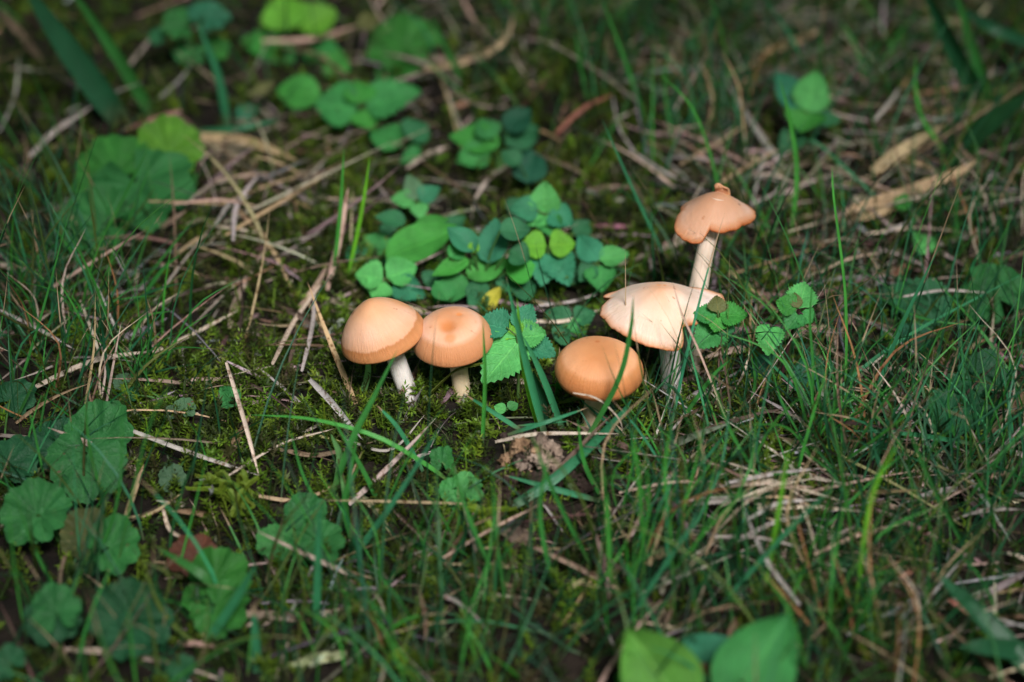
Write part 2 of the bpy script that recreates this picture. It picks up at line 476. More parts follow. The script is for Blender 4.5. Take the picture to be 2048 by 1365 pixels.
def blade_batch(xy, length, lean, width, colour, h0=0.0, curl=.6, nseg=6, alpha=None, droop=.5, heading=None):
    """many ribbons as one mesh (numpy)"""
    n = len(xy)
    az = RNG.uniform(0, 2 * math.pi, n) if heading is None else heading
    t = np.linspace(0, 1, nseg)[None, :]
    dirx, diry = np.cos(az)[:, None], np.sin(az)[:, None]
    ang = lean[:, None] + curl * RNG.normal(.5, .5, n)[:, None] * t          # angle from vertical
    ds = (length / (nseg - 1))[:, None]
    hx = np.concatenate([np.zeros((n, 1)), np.cumsum(np.sin(ang[:, :-1]) * ds, 1)], 1)
    hz = np.concatenate([np.zeros((n, 1)), np.cumsum(np.cos(ang[:, :-1]) * ds, 1)], 1)
    sway = RNG.normal(0, .12, n)[:, None] * length[:, None] * t ** 2
    px = xy[:, :1] + hx * dirx - sway * diry
    py = xy[:, 1:] + hx * diry + sway * dirx
    gz = gh(px, py)
    pz = gh(xy[:, :1], xy[:, 1:]) - .15 + h0 + hz
    pz = np.maximum(pz, gz + .02 + .08 * RNG.uniform(0, 1, (n, 1)))
    p = np.stack([px, py, pz], -1)
    tan = norm(np.gradient(p, axis=1))
    rnd = norm(RNG.normal(0, 1, (n, 3)) + np.array([0, -.5, .6]))[:, None, :]
    side = norm(np.cross(tan, np.broadcast_to(rnd, tan.shape)))
    nn = np.cross(side, tan)
    ww = (width[:, None] * .5 * (np.minimum(.6 + t * 2, 1) * (1 - t ** 2.2) + .04))[..., None]
    v = np.stack([p - side * ww, p - nn * ww * .6, p + side * ww], 2)
    i = (np.arange(n)[:, None, None] * nseg + np.arange(nseg - 1)[None, :, None]) * 3
    f = np.concatenate([i + np.array([0, 1, 4, 3]), i + np.array([1, 2, 5, 4])], 1).reshape(-1, 4)
    uvx = np.broadcast_to(np.array([0, .5, 1])[None, None, :], (n, nseg, 3))
    uvy = np.broadcast_to(t[..., None], (n, nseg, 3))
    uv = np.stack([uvx, uvy], -1).reshape(-1, 2)
    al = np.full(n, 1.3) if alpha is None else alpha
    cc = np.concatenate([colour, al[:, None]], 1)
    cols = np.broadcast_to(cc[:, None, None, :], (n, nseg, 3, 4)).reshape(-1, 4)
    return v.reshape(-1, 3), f, uv, cols
def pick(cols, n, jitter=.2):
    c = np.array(cols)[RNG.integers(0, len(cols), n)]
    return np.clip(c * (1 + RNG.normal(0, jitter, (n, 1))) * (1 + RNG.normal(0, jitter * .4, (n, 3))), .004, 1)

# lawn grass (uncountable)
ng = 9800
xy = scatter(ng, GRASS_D, .05)
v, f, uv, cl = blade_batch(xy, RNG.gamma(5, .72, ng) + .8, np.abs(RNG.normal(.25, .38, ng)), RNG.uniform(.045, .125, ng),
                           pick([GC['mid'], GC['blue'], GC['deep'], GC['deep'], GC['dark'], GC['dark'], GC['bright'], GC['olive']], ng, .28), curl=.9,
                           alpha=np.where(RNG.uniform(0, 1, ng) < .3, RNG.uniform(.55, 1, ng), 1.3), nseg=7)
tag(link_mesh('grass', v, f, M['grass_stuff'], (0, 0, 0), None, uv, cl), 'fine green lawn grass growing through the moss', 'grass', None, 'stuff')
# dead grass thatch
nt_ = 6000
xy = scatter(nt_, STRAW_D, .11)
v, f, uv, cl = blade_batch(xy, RNG.gamma(4, .75, nt_) + .5, RNG.normal(1.38, .22, nt_), RNG.gamma(3.5, .033, nt_) + .035,
                           np.array([[.72, .72, .74]]) * pick([SCOL['pale'], SCOL['grey'], SCOL['tan'], SCOL['brown'], SCOL['pink'], SCOL['grey'], SCOL['dark'], SCOL['pale'], SCOL['brown']], nt_, .25), curl=.5, h0=RNG.uniform(.1, .55, (nt_, 1)), nseg=6)
tag(link_mesh('dead_grass', v, f, M['straw_stuff'], (0, 0, 0), None, uv, cl), 'tangled dry dead grass matted over the soil', 'dead grass', None, 'stuff')

# moss: shoots with small pointed leaflets
def moss_template(L, nl, leafl, spread):
    vv, ff = [], []
    bend = random.uniform(-.5, .5)
    for i in range(nl):
        t = (i + .5) / nl
        c = np.array([bend * t * t * L, 0.0, t * L])
        a = i * 2.4 + random.uniform(-.3, .3)
        out = np.array([math.cos(a), math.sin(a), 0])
        el = spread * (1.1 - .75 * t) + random.uniform(-.2, .2)
        d = norm(out * math.sin(el + .5) + np.array([0, 0, math.cos(el + .5)]))
        s = norm(np.cross(d, out + np.array([0, 0, .4])))
        l = leafl * random.uniform(.7, 1.2) * (1 - .35 * t)
        k = len(vv)
        vv += [c, c + d * l * .45 + s * l * .17, c + d * l + out * l * .15, c + d * l * .45 - s * l * .17]
        ff.append((k, k + 1, k + 2, k + 3))
    k = len(vv)
    for q, sgn in ((0, 1), (1, 1)):
        pass
    w = .02
    vv += [np.array([-w, 0, -.1]), np.array([w, 0, -.1]), np.array([bend * L * .8 + w, 0, L * .9]), np.array([bend * L * .8 - w, 0, L * .9])]
    ff.append((k, k + 1, k + 2, k + 3))
    return np.array(vv), np.array(ff)
def moss_batch(xy, scale, tilt, colour, templates, lift=None):
    V, F, C = [], [], []
    off = 0
    which = RNG.integers(0, len(templates), len(xy))
    gz = gh(xy[:, 0], xy[:, 1])
    for k, (tv, tf) in enumerate(templates):
        idx = np.where(which == k)[0]
        if not len(idx): continue
        n = len(idx)
        az = RNG.uniform(0, 6.28, n); ta = RNG.uniform(0, 6.28, n); tl = tilt[idx]
        ca, sa = np.cos(az)[:, None], np.sin(az)[:, None]
        q = np.broadcast_to(tv, (n,) + tv.shape)
        x = q[..., 0] * ca - q[..., 1] * sa; y = q[..., 0] * sa + q[..., 1] * ca; z = q[..., 2]
        # tilt about a horizontal axis
        ct, st = np.cos(tl)[:, None], np.sin(tl)[:, None]
        dx, dy = np.cos(ta)[:, None], np.sin(ta)[:, None]
        along = x * dx + y * dy; perp = -x * dy + y * dx
        a2 = along * ct + z * st; z2 = -along * st + z * ct
        x, y = a2 * dx - perp * dy, a2 * dy + perp * dx
        s = scale[idx][:, None]
        lz = 0 if lift is None else lift[idx][:, None]
        p = np.stack([xy[idx, 0][:, None] + x * s, xy[idx, 1][:, None] + y * s, gz[idx][:, None] + z2 * s + lz - .05], -1)
        V.append(p.reshape(-1, 3))
        F.append((tf[None] + (np.arange(n) * len(tv))[:, None, None]).reshape(-1, 4) + off)
        hgt = (tv[:, 2] / max(tv[:, 2].max(), .01))[None, :, None]
        c = np.broadcast_to(colour[idx][:, None, :], (n, len(tv), 3))
        C.append(np.concatenate([c, np.ones((n, len(tv), 1))], -1).reshape(-1, 4))
        off += n * len(tv)
    return np.concatenate(V), np.concatenate(F), np.concatenate(C)
TEMPL = [moss_template(random.uniform(.6, 1.1), random.randint(22, 30), random.uniform(.20, .30), random.uniform(.7, 1.2)) for _ in range(10)]
MC = [(.10, .17, .014), (.052, .085, .010), (.085, .145, .012), (.12, .20, .015), (.035, .055, .010), (.028, .05, .011), (.13, .22, .018), (.06, .06, .02), (.03, .045, .010)]
nm = 24000
xy = scatter(nm, MOSS_D, .22)
v, f, cl = moss_batch(xy, RNG.uniform(.7, 1.6, nm), np.abs(RNG.normal(.5, .45, nm)), pick(MC, nm, .18), TEMPL)
tag(link_mesh('moss', v, f, M['moss'], (0, 0, 0), None, None, cl, False), 'soft green and olive moss carpeting the soil', 'moss', None, 'stuff')

# ------------------------------------------------------------------ leaves
LC = dict(leafy=(.085, .235, .035), light=(.085, .36, .095), mid=(.045, .245, .065), blue=(.036, .20, .105), dark=(.016, .095, .055), lime=(.13, .37, .035),  # leafy: lime toned down, vignette shade put into the leaf colour
          yellow=(.45, .45, .05), grey=(.09, .19, .10), red=(.14, .055, .035), brown=(.24, .11, .07), green=(.05, .27, .045), dim=(.028, .14, .058),
          bronze=(.11, .13, .045))
def leaf_frame(b, t, n):
    x = norm(t - b)
    n = norm(n - np.dot(n, x) * x)
    y = np.cross(n, x)
    return x, y, n, np.linalg.norm(t - b)
def strip_leaf(b, t, n, w, kind='o', droop=.12, cup=.10, seed=0.0):
    x, y, z, L = leaf_frame(b, t, n)
    nt2, ns = (25, 9) if kind == 'o' else (15, 9)
    V, UV = [], []
    for i in range(nt2):
        f = i / (nt2 - 1)
        if kind == 'o':
            prof = math.sin(math.pi * min(1, f ** .70)) ** .80 if 0 < f < 1 else 0
            prof = max(prof, .05 if f < .5 else .0)
            tooth = (1 + .11 * (1 if i % 2 else -.6) * (1 if 2 < i else 0))
        else:
            prof = math.sin(math.pi * f ** .85) ** .8 if 0 < f < 1 else 0.04
            tooth = 1 + .02 * math.sin(9 * f + seed)
        for j in range(ns):
            s = -1 + 2 * j / (ns - 1)
            e = (tooth if abs(s) > .9 else 1)
            fx = f + (.026 * abs(s) ** 3 if kind == 'o' and i % 2 else 0) - .05 * abs(s) * math.sin(math.pi * f)
            hw = w * .5 * prof * e
            zz = -droop * L * (f - .35) ** 2 + cup * hw * 2 * (s * s) - .04 * L
            if kind == 'o':
                zz += .045 * w * math.cos(2 * math.pi * (5.5 * (f - .30 * abs(s)))) * (1 - s * s * .3) * prof * -1
                zz += -.05 * w * math.exp(-(s / .15) ** 2)
            else:
                zz += -.06 * w * math.exp(-(s / .2) ** 2)
            zz += .05 * w * math.sin(4 * f + seed * 3 + 2 * s)
            V.append(b + x * (fx * L) + y * (s * hw) + z * zz); UV.append((s, f))
    F = [(i * ns + j, i * ns + j + 1, (i + 1) * ns + j + 1, (i + 1) * ns + j) for i in range(nt2 - 1) for j in range(ns - 1)]
    return np.array(V), np.array(F), np.array(UV)
def round_leaf(b, t, n, w, seed=0.0, lobes=7):
    """kidney shaped, scalloped; stalk joins at b"""
    x, y, z, L = leaf_frame(b, t, n)
    nr, na = 7, lobes * 8 + 1
    V, UV = [], []
    rot = random.uniform(-.1, .1)
    lob = [random.uniform(.88, 1.06) for _ in range(lobes + 1)]
    for i in range(nr):
        r = i / (nr - 1)
        for j in range(na):
            a = -1 + 2 * j / (na - 1)
            th = a * math.radians(158) + rot
            ph = (j / 8.0)
            k = abs(math.sin(math.pi * ph))
            edge = lob[min(int(ph), lobes)] * (.86 + .14 * k ** .6 + .03 * math.cos(6 * math.pi * ph))
            R = (1 - .42 * abs(a) ** 2.2) * edge
            rr = R * r * L
            zz = -.10 * L * r * (k - .45) * (.4 + r) + .035 * L * noise.noise(Vector((rr * math.cos(th) * 3.2, rr * math.sin(th) * 3.2, seed * 9))) * (.3 + r) + .14 * L * (r * r) * (1 - .6 * abs(a)) * math.sin(seed * 5) * .8 + .05 * L * math.sin(3 * th + seed * 7) * r
            zz += -.10 * L * (1 - r) ** 2
            V.append(b + x * (rr * math.cos(th)) + y * (rr * math.sin(th) * w) + z * zz); UV.append((ph + .0, r))
    F = [(i * na + j, i * na + j + 1, (i + 1) * na + j + 1, (i + 1) * na + j) for i in range(nr - 1) for j in range(na - 1)]
    return np.array(V), np.array(F), np.array(UV)
UPN = np.array([0, -.55, .83])
def plant(name, label, cat, base_px, leaves, stem=None, group=None, stem_col=(.05, .13, .03), stem_r=.07, part='leaf'):
    """leaves: (kind, base px, tip px, width, colour, options). Leaf base stands in the plant's depth, or at height h."""
    B = G(*base_px)
    root = tag(empty(name, B), label, cat, group)
    for lf in leaves:
        kind, bp, tp, w, col = lf[:5]
        o = lf[5] if len(lf) > 5 else {}
        b = G(bp[0], bp[1], o['h']) if 'h' in o else Q(bp[0], bp[1], B[1] + o.get('dy', 0))
        g = float(gh(b[0], b[1]))
        if b[2] < g + .25: b = G(bp[0], bp[1], .35)
        n = norm(UPN + np.array(o.get('n', (0, 0, 0))) + np.array([random.uniform(-.22, .22), random.uniform(-.15, .15), 0]))
        d = ray(*tp)
        t = CAM + d * (np.dot(b - CAM, n) / np.dot(d, n))
        sd = random.uniform(0, 3)
        if kind == 'k':
            v, f, uv = round_leaf(b, t, n, w, sd, o.get('lobes', 7)); mt = 'palmate'
        else:
            v, f, uv = strip_leaf(b, t, n, w, kind, o.get('droop', .15), o.get('cup', .10), sd); mt = 'pinnate' if kind == 'o' else 'parallel'
        # keep the blade above the soil
        low = (v[:, 2] - gh(v[:, 0], v[:, 1])).min()
        if low < .05: v = v + np.array([0, 0, min(.05 - low, .6)])
        ob = link_mesh(part, v, f, M[mt], B, root, uv)
        kk = .62 if kind == 'k' else 1.0  # scalloped leaves darkened, corner shade put into their colour
        ob.color = (*[q * kk for q in jit(LC[col], .14)], o.get('wear', 1.08 if kind == 'k' else 1.25))
        foot = np.array(stem[0] if False else B)
        j = b + (v[0] - b) * .0
        midp = (foot + j) * .5 + np.array([random.uniform(-.15, .15), .25, .05])
        if np.linalg.norm(foot - j) > .5:
            tv, tf, tu = tube([foot - np.array([0, 0, .25]), midp, j], stem_r * .8, stem_r * .5, 8, 6)
            so = link_mesh('leaf_stalk', tv, tf, M['stem'], B, root, tu)
            so.color = (*jit(stem_col), 1)
    return root
def sprig(name, label, cat, base_px, node_px, leaves, group=None, stem_col=(.06, .12, .03), stem_r=.07):
    """an upright shoot: one stem to the node, leaves in pairs round it"""
    B = G(*base_px)
    root = tag(empty(name, B), label, cat, group)
    nd = Q(node_px[0], node_px[1], B[1])
    if nd[2] < gh(nd[0], nd[1]) + .5: nd = G(node_px[0], node_px[1], .8)
    tv, tf, tu = tube([B - np.array([0, 0, .25]), B * .55 + nd * .45 + np.array([random.uniform(-.12, .12), .12, 0]), nd], stem_r, stem_r * .7, 10, 7)
    so = link_mesh('stem', tv, tf, M['stem'], B, root, tu); so.color = (*stem_col, 1)
    for lf in leaves:
        kind, bp, tp, w, col = lf[:5]
        o = lf[5] if len(lf) > 5 else {}
        b = Q(bp[0], bp[1], nd[1] + o.get('dy', 0))
        g = float(gh(b[0], b[1]))
        if b[2] < g + .2: b = G(bp[0], bp[1], .3)
        n = norm(UPN + np.array(o.get('n', (0, 0, 0))) + np.array([random.uniform(-.2, .2), random.uniform(-.15, .15), 0]))
        d = ray(*tp)
        t = CAM + d * (np.dot(b - CAM, n) / np.dot(d, n))
        v, f, uv = strip_leaf(b, t, n, w, kind, o.get('droop', .18), o.get('cup', .12), random.uniform(0, 3))
        low = (v[:, 2] - gh(v[:, 0], v[:, 1])).min()
        if low < .05: v = v + np.array([0, 0, min(.05 - low, .6)])
        ob = link_mesh('leaf', v, f, M['pinnate' if kind == 'o' else 'parallel'], B, root, uv)
        ob.color = (*jit(LC[col], .10), o.get('wear', 1.25))
        axis_pt = nd if b[2] >= nd[2] - .4 else B + (nd - B) * max(.15, min(1, (b[2] - B[2]) / max(.3, nd[2] - B[2])))
        if np.linalg.norm(axis_pt - b) > .12:
            tv, tf, tu = tube([axis_pt, (axis_pt + b) / 2 + np.array([0, 0, -.05]), b + norm(t - b) * .1], stem_r * .55, stem_r * .4, 6, 6)
            so = link_mesh('leaf_stalk', tv, tf, M['stem'], B, root, tu); so.color = (*stem_col, 1)
    return root

# ------------------------------------------------------------------ mushrooms
def cap_material(name, ramp, jag=.05, spots=None, wrinkle=.0, spot=None):
    """ramp over the radius 0 (middle) .. 1 (rim)"""
    m, nt, out = newmat(name)
    ob, uv = coords(nt)
    sx = nt.nodes.new('ShaderNodeSeparateXYZ'); nt.links.new(uv, sx.inputs[0])
    a, r = sx.outputs[0], sx.outputs[1]
    ang = nt.nodes.new('ShaderNodeCombineXYZ')
    th = math_(nt, 'MULTIPLY', a, 2 * math.pi)
    nt.links.new(math_(nt, 'MULTIPLY', math_(nt, 'COSINE', th), 1.0), ang.inputs[0])
    nt.links.new(math_(nt, 'MULTIPLY', math_(nt, 'SINE', th), 1.0), ang.inputs[1])
    nt.links.new(math_(nt, 'MULTIPLY', r, .25), ang.inputs[2])
    jn = noise_(nt, ang.outputs[0], 9, 5, .75)
    jl = noise_(nt, ang.outputs[0], 1.3, 2)
    rr = math_(nt, 'ADD', r, math_(nt, 'MULTIPLY', math_(nt, 'SUBTRACT', jn, .5), jag * 2))
    rr = math_(nt, 'ADD', rr, math_(nt, 'MULTIPLY', math_(nt, 'SUBTRACT', jl, .5), jag * 2.5))
    cr = nt.nodes.new('ShaderNodeValToRGB')
    el = cr.color_ramp.elements
    el[0].position, el[0].color = ramp[0][0], (*ramp[0][1], 1)
    el[1].position, el[1].color = ramp[-1][0], (*ramp[-1][1], 1)
    for p, c in ramp[1:-1]:
        e = el.new(p); e.color = (*c, 1)
    nt.links.new(rr, cr.inputs[0])
    col = cr.outputs[0]
    n1 = noise_(nt, ob, 70, 4)
    col = mixc(nt, .8, col, mixc(nt, n1, (.80, .74, .68), (1.14, 1.16, 1.18)), 'MULTIPLY')
    col = mixc(nt, 1.0, col, math_(nt, 'ADD', math_(nt, 'MULTIPLY', math_(nt, 'MULTIPLY', jn, r), .26), .90), 'MULTIPLY')
    n6 = noise_(nt, ob, 26, 3)
    col = mixc(nt, 1.0, col, mixc(nt, smooth(nt, n6, .35, .68), (.86, .76, .66), (1.06, 1.10, 1.16)), 'MULTIPLY')
    # small rusty specks and bruises
    n2 = noise_(nt, ob, 330, 2)
    col = mixc(nt, smooth(nt, n2, .70, .76, 0, .55), col, (.33, .12, .045))
    n4 = noise_(nt, ob, 160, 4)
    col = mixc(nt, smooth(nt, n4, .66, .80, 0, .5), col, (.52, .22, .10))
    if spot:
        for (cx, cy, cz, rad, c3) in spot:
            vm = nt.nodes.new('ShaderNodeVectorMath'); vm.operation = 'DISTANCE'
            nt.links.new(ob, vm.inputs[0]); vm.inputs[1].default_value = (cx, cy, cz)
            dd = math_(nt, 'ADD', vm.outputs['Value'], math_(nt, 'MULTIPLY', math_(nt, 'SUBTRACT', n1, .5), rad * .9))
            col = mixc(nt, smooth(nt, dd, rad, rad * .25, 0, .85), col, c3)
    p = nt.nodes.new('ShaderNodeBsdfPrincipled')
    nt.links.new(col, p.inputs['Base Color'])
    nt.links.new(math_(nt, 'ADD', math_(nt, 'MULTIPLY', n1, .25), .44), p.inputs['Roughness'])
    p.inputs['Specular IOR Level'].default_value = .22
    p.inputs['Subsurface Weight'].default_value = .2
    p.inputs['Subsurface Radius'].default_value = (1.0, .45, .2)
    p.inputs['Subsurface Scale'].default_value = .003
    rad = noise_(nt, ang.outputs[0], 26, 3, .6)
    rimw = smooth(nt, r, .35, 1.0)
    vor = nt.nodes.new('ShaderNodeTexVoronoi'); vor.inputs['Scale'].default_value = 520; vor.feature = 'SMOOTH_F1'
    nt.links.new(ob, vor.inputs['Vector'])
    h = math_(nt, 'ADD', math_(nt, 'MULTIPLY', n1, .35), math_(nt, 'MULTIPLY', math_(nt, 'MULTIPLY', rad, rimw), .55))
    h = math_(nt, 'ADD', h, math_(nt, 'MULTIPLY', math_(nt, 'MULTIPLY', vor.outputs['Distance'], rimw), wrinkle))
    h = math_(nt, 'ADD', h, math_(nt, 'MULTIPLY', noise_(nt, ob, 900, 2), .12))
    nt.links.new(bump_(nt, h, .6, .0013), p.inputs['Normal'])
    nt.links.new(p.outputs[0], out.inputs[0])
    return m
def stem_material(name, c0, c1, dirt=(.30, .20, .09)):
    m, nt, out = newmat(name)
    ob, uv = coords(nt)
    mp = nt.nodes.new('ShaderNodeMapping'); mp.inputs['Scale'].default_value = (14, 2.2, 1)
    nt.links.new(uv, mp.inputs[0])
    n1 = noise_(nt, mp.outputs[0], 3.2, 4, .6)
    n2 = noise_(nt, ob, 160, 4)
    col = mixc(nt, n1, c0, c1)
    col = mixc(nt, smooth(nt, n2, .60, .78, 0, .4), col, dirt)
    p = nt.nodes.new('ShaderNodeBsdfPrincipled')
    nt.links.new(col, p.inputs['Base Color'])
    p.inputs['Roughness'].default_value = .6
    p.inputs['Subsurface Weight'].default_value = .2
    p.inputs['Subsurface Radius'].default_value = (1, .6, .35)
    p.inputs['Subsurface Scale'].default_value = .002
    h = math_(nt, 'ADD', n1, math_(nt, 'MULTIPLY', n2, .6))
    nt.links.new(bump_(nt, h, .6, .0009), p.inputs['Normal'])
    nt.links.new(p.outputs[0], out.inputs[0])
    return m
M['gills'] = simple_material('mushroom_gills', [(.3, (.55, .42, .30)), (.7, (.70, .58, .44))], 120, .7, .3, .0008)
def mushroom(label, base_px, cap_px, capdY, R, H, tilt, prof, cap_mat, stem_mat, stem_r, outline=None, rimdrop=.12,
             wave=.02, wseed=0.0, zfun=None, bend=(0, 0), inroll=.10, stem_off=(0, 0), spots=()):
    B = G(*base_px)
    root = tag(empty('mushroom', B), label, 'mushroom', 'mushrooms growing in the lawn')
    C = Q(cap_px[0], cap_px[1], B[1] + capdY)                  # middle of the rim plane
    ax_ = norm(np.array([tilt[0], tilt[1], 1.0]))
    ex = norm(np.cross(np.array([0, 1.0, 0]), ax_)); ey = np.cross(ax_, ex)
    na, nr = 120, 26
    th = np.linspace(0, 2 * math.pi, na, endpoint=False)
    if outline is not None:
        k9 = np.hanning(73); k9 /= k9.sum()
        zo = np.zeros(len(outline)); Rm = None
        for it in range(14):                                   # the torn rim lies on the domed surface, not on the flat plane
            pts = []
            for (u, v), z0 in zip(outline, zo):
                d = ray(u, v); q = CAM + d * ((np.dot(C - CAM, ax_) + z0) / np.dot(d, ax_)) - C
                pts.append((np.dot(q, ex), np.dot(q, ey)))
            pts = np.array(pts)
            pa = np.arctan2(pts[:, 1], pts[:, 0]); pr = np.hypot(pts[:, 0], pts[:, 1])
            o = np.argsort(pa)
            Rth = np.interp(th, pa[o], pr[o], period=2 * math.pi)
            if Rm is None:
                Rm = np.convolve(np.concatenate([Rth, Rth, Rth]), k9, 'same')[na:2 * na] * 1.04
            for i in range(len(zo)):
                rr = pr[i] / np.interp(pa[i], th, Rm, period=2 * math.pi)
                zn = H * prof(rr) - rimdrop * .5 + (zfun(pts[i, 0], pts[i, 1], rr, pa[i]) if zfun else 0)
                if pts[i, 1] < .45 * R: zo[i] += .4 * (zn - zo[i])
    else:
        Rth = np.full(na, R)
    Rth = Rth * np.array([1 + wave * noise.noise(Vector((math.cos(t) * 1.6 + wseed, math.sin(t) * 1.6, wseed))) +
                          (.022 if outline is not None else .004) * noise.noise(Vector((math.cos(t) * 13 + wseed, math.sin(t) * 13, 3))) for t in th])
    if outline is None:
        Rm = Rth
    cut = Rth / Rm
    rho = np.linspace(0, 1, nr) ** .8
    V, UV = [], []
    def add(rr, dz, k):
        for j in range(na):
            r = rr * cut[j]
            x, y = Rm[j] * r * math.cos(th[j]), Rm[j] * r * math.sin(th[j])
            zz = H * prof(min(rr, 1.0) * cut[j]) + dz + (zfun(x, y, r, th[j]) if zfun else 0)
            V.append(C + ex * x + ey * y + ax_ * zz); UV.append((j / na, k))
    for r in rho:
        add(r, 0.0, r)
    # rim turns under
    for q in (20, 45, 70, 95, 120):
        a = math.radians(q)
        for j in range(na):
            r = cut[j] * (1 - inroll * (1 - math.cos(a)))
            x, y = Rm[j] * r * math.cos(th[j]), Rm[j] * r * math.sin(th[j])
            zz = H * prof(cut[j]) - rimdrop * math.sin(min(a, 1.65)) + (zfun(x, y, r, th[j]) if zfun else 0)
            V.append(C + ex * x + ey * y + ax_ * zz); UV.append((j / na, 1.0))
    ringn = len(V) // na
    F = []
    for i in range(ringn - 1):
        for j in range(na):
            F.append((i * na + j, i * na + (j + 1) % na, (i + 1) * na + (j + 1) % na, (i + 1) * na + j))
    sp = []
    for (x, y, rad, c3) in spots:
        r = math.hypot(x, y) / float(Rm.mean())
        q = C + ex * x + ey * y + ax_ * (H * prof(r) + (zfun(x, y, r, math.atan2(y, x)) if zfun else 0)) - B
        sp.append((*(q * SC), rad * SC, c3))
    cap_mat = cap_material(*cap_mat[0], **dict(cap_mat[1], spot=sp))
    cap = link_mesh('cap', np.array(V), np.array(F), cap_mat, B, root, np.array(UV))
    # gills: folded underside
    V2, F2 = [], []
    ng_, nrg = 120, 9
    for i in range(nrg):
        r = (.84 if outline is not None else .93) * (1 - i / (nrg - 1)) + .10 * (i / (nrg - 1))
        for j in range(ng_):
            rc = r * cut[j]
            x, y = Rm[j] * rc * math.cos(th[j]), Rm[j] * rc * math.sin(th[j])
            zz = H * prof(rc) - (.09 if outline is not None else .16) - (.03 if outline is not None else .08) * (1.0 if j % 3 == 0 else .25) - (.10 * math.sin(math.pi * min(1, (1 - r) * 1.2))) * (1.0 if j % 3 == 0 else .25) + (zfun(x, y, rc, th[j]) if zfun else 0)
            V2.append(C + ex * x + ey * y + ax_ * zz)
    for i in range(nrg - 1):
        for j in range(ng_):
            F2.append((i * ng_ + j, (i + 1) * ng_ + j, (i + 1) * ng_ + (j + 1) % ng_, i * ng_ + (j + 1) % ng_))
    link_mesh('gills', np.array(V2), np.array(F2), M['gills'], B, root)
    top = C + ax_ * (H * prof(.1) - .15) + ex * stem_off[0] + ey * stem_off[1]
    midp = B * .5 + top * .5 + np.array([bend[0], bend[1], 0])
    tv, tf, tu = tube([B - np.array([0, 0, .4]), midp, top], stem_r * 1.12, stem_r * .95, 26, 20, .10)
    link_mesh('stem', tv, tf, stem_mat, B, root, tu)
    return root, C, ax_, ex, ey, B
PEACH, ORANGE, PALE = (.66, .37, .195), (.58, .27, .10), (.78, .58, .44)
def capdef(*a, **k): return (a, k)
capA = capdef('cap_bell_peach', [(0, (.62, .32, .16)), (.35, (.66, .37, .215)), (.75, (.74, .46, .33)), (.90, (.70, .41, .27)), (.925, (.47, .21, .085)), (1, (.57, .27, .12))], .04)
capB = capdef('cap_orange_dimpled', [(0, (.60, .28, .14)), (.3, (.64, .32, .17)), (.70, (.74, .46, .33)), (.80, (.58, .29, .15)), (1, (.54, .25, .12))], .025)
capC = capdef('cap_orange_dome', [(0, (.57, .25, .105)), (.4, (.61, .28, .125)), (.80, (.70, .36, .19)), (.88, (.56, .25, .10)), (1, (.51, .21, .08))], .03)
capD = capdef('cap_pale_flat', [(0, (.68, .42, .28)), (.28, (.78, .56, .45)), (.55, (.86, .70, .62)), (.86, (.86, .69, .61)), (.95, (.74, .44, .31)), (1, (.52, .22, .10))], .03, wrinkle=.15)
capE = capdef('cap_tan_torn', [(0, (.56, .32, .21)), (.3, (.60, .36, .25)), (.8, (.63, .40, .30)), (.92, (.56, .29, .17)), (1, (.40, .14, .05))], .03, wrinkle=.5)
stW = stem_material('stem_white', (.82, .77, .72), (.68, .61, .55))
stC = stem_material('stem_cream', (.74, .60, .40), (.66, .50, .32))
stG = stem_material('stem_grey_lilac', (.80, .74, .72), (.66, .58, .56), (.40, .33, .22))
stT = stem_material('stem_speckled', (.74, .62, .52), (.58, .42, .31), (.42, .26, .14))
DKO = (.50, .17, .05)
mushroom('bell-capped peach mushroom with leaning white stem and darker rim band', (824, 792), (766, 672), -.1, 1.62, 1.62, (-.30, -.05),
         lambda r: max(0, 1 - r ** 1.75) ** .72 * .95 + .05 * math.exp(-(r / .25) ** 2), capA, stW, .34, wave=.03, wseed=1.3, bend=(.05, 0), rimdrop=.14, inroll=.09,
         spots=[(-.75, .10, .16, (.30, .13, .06)), (.95, .5, .6, (.58, .27, .12))])
def dimple(x, y, r, t):
    return -.15 * math.exp(-((x + .10) ** 2 / .12 + (y + .42) ** 2 / .14)) - .04 * math.exp(-((x - .33) ** 2 + (y - .15) ** 2) / .03) + .06 * math.exp(-((x - .5) ** 2 + (y + .6) ** 2) / .2)
mushroom('dimpled orange mushroom standing beside the bell-capped mushroom', (927, 796), (906, 680), -.1, 1.54, 1.12, (-.08, -.12),
         lambda r: max(0, 1 - r ** 2.2) ** .68, capB, stC, .32, wave=.03, wseed=4.1, zfun=dimple, bend=(0, .05), rimdrop=.16, inroll=.10,
         spots=[(-.10, -.42, .42, DKO), (.33, .15, .16, (.60, .20, .06)), (-.02, -.95, .30, (.53, .22, .09))])
mushroom('smooth orange dome mushroom low in the grass behind the soil clump', (1180, 862), (1198, 741), -.1, 1.62, .98, (.04, -.06),
         lambda r: max(0, 1 - r ** 2.3) ** .55, capC, stC, .32, wave=.02, wseed=7.7, rimdrop=.42, inroll=.22, spots=[(-.1, .45, .12, (.42, .13, .04)), (.35, -.5, .25, (.57, .25, .10))])
OUT4 = [(1204, 596), (1222, 603), (1207, 610), (1201, 622), (1199, 632), (1211, 642), (1216, 653), (1240, 668), (1275, 686), (1310, 697), (1335, 702), (1356, 703), (1366, 694), (1368, 676),
        (1364, 662), (1368, 654), (1382, 651), (1406, 647), (1427, 634), (1446, 612), (1452, 594), (1444, 582), (1405, 572), (1350, 576), (1310, 576), (1270, 578), (1236, 584), (1210, 588)]
def z4(x, y, r, t):
    return .06 * r ** 2 * math.sin(3 * t + .8) + .02 * r * math.sin(7 * t) - .10 * math.exp(-((x - 1.5) ** 2 + (y - .6) ** 2) / .35)
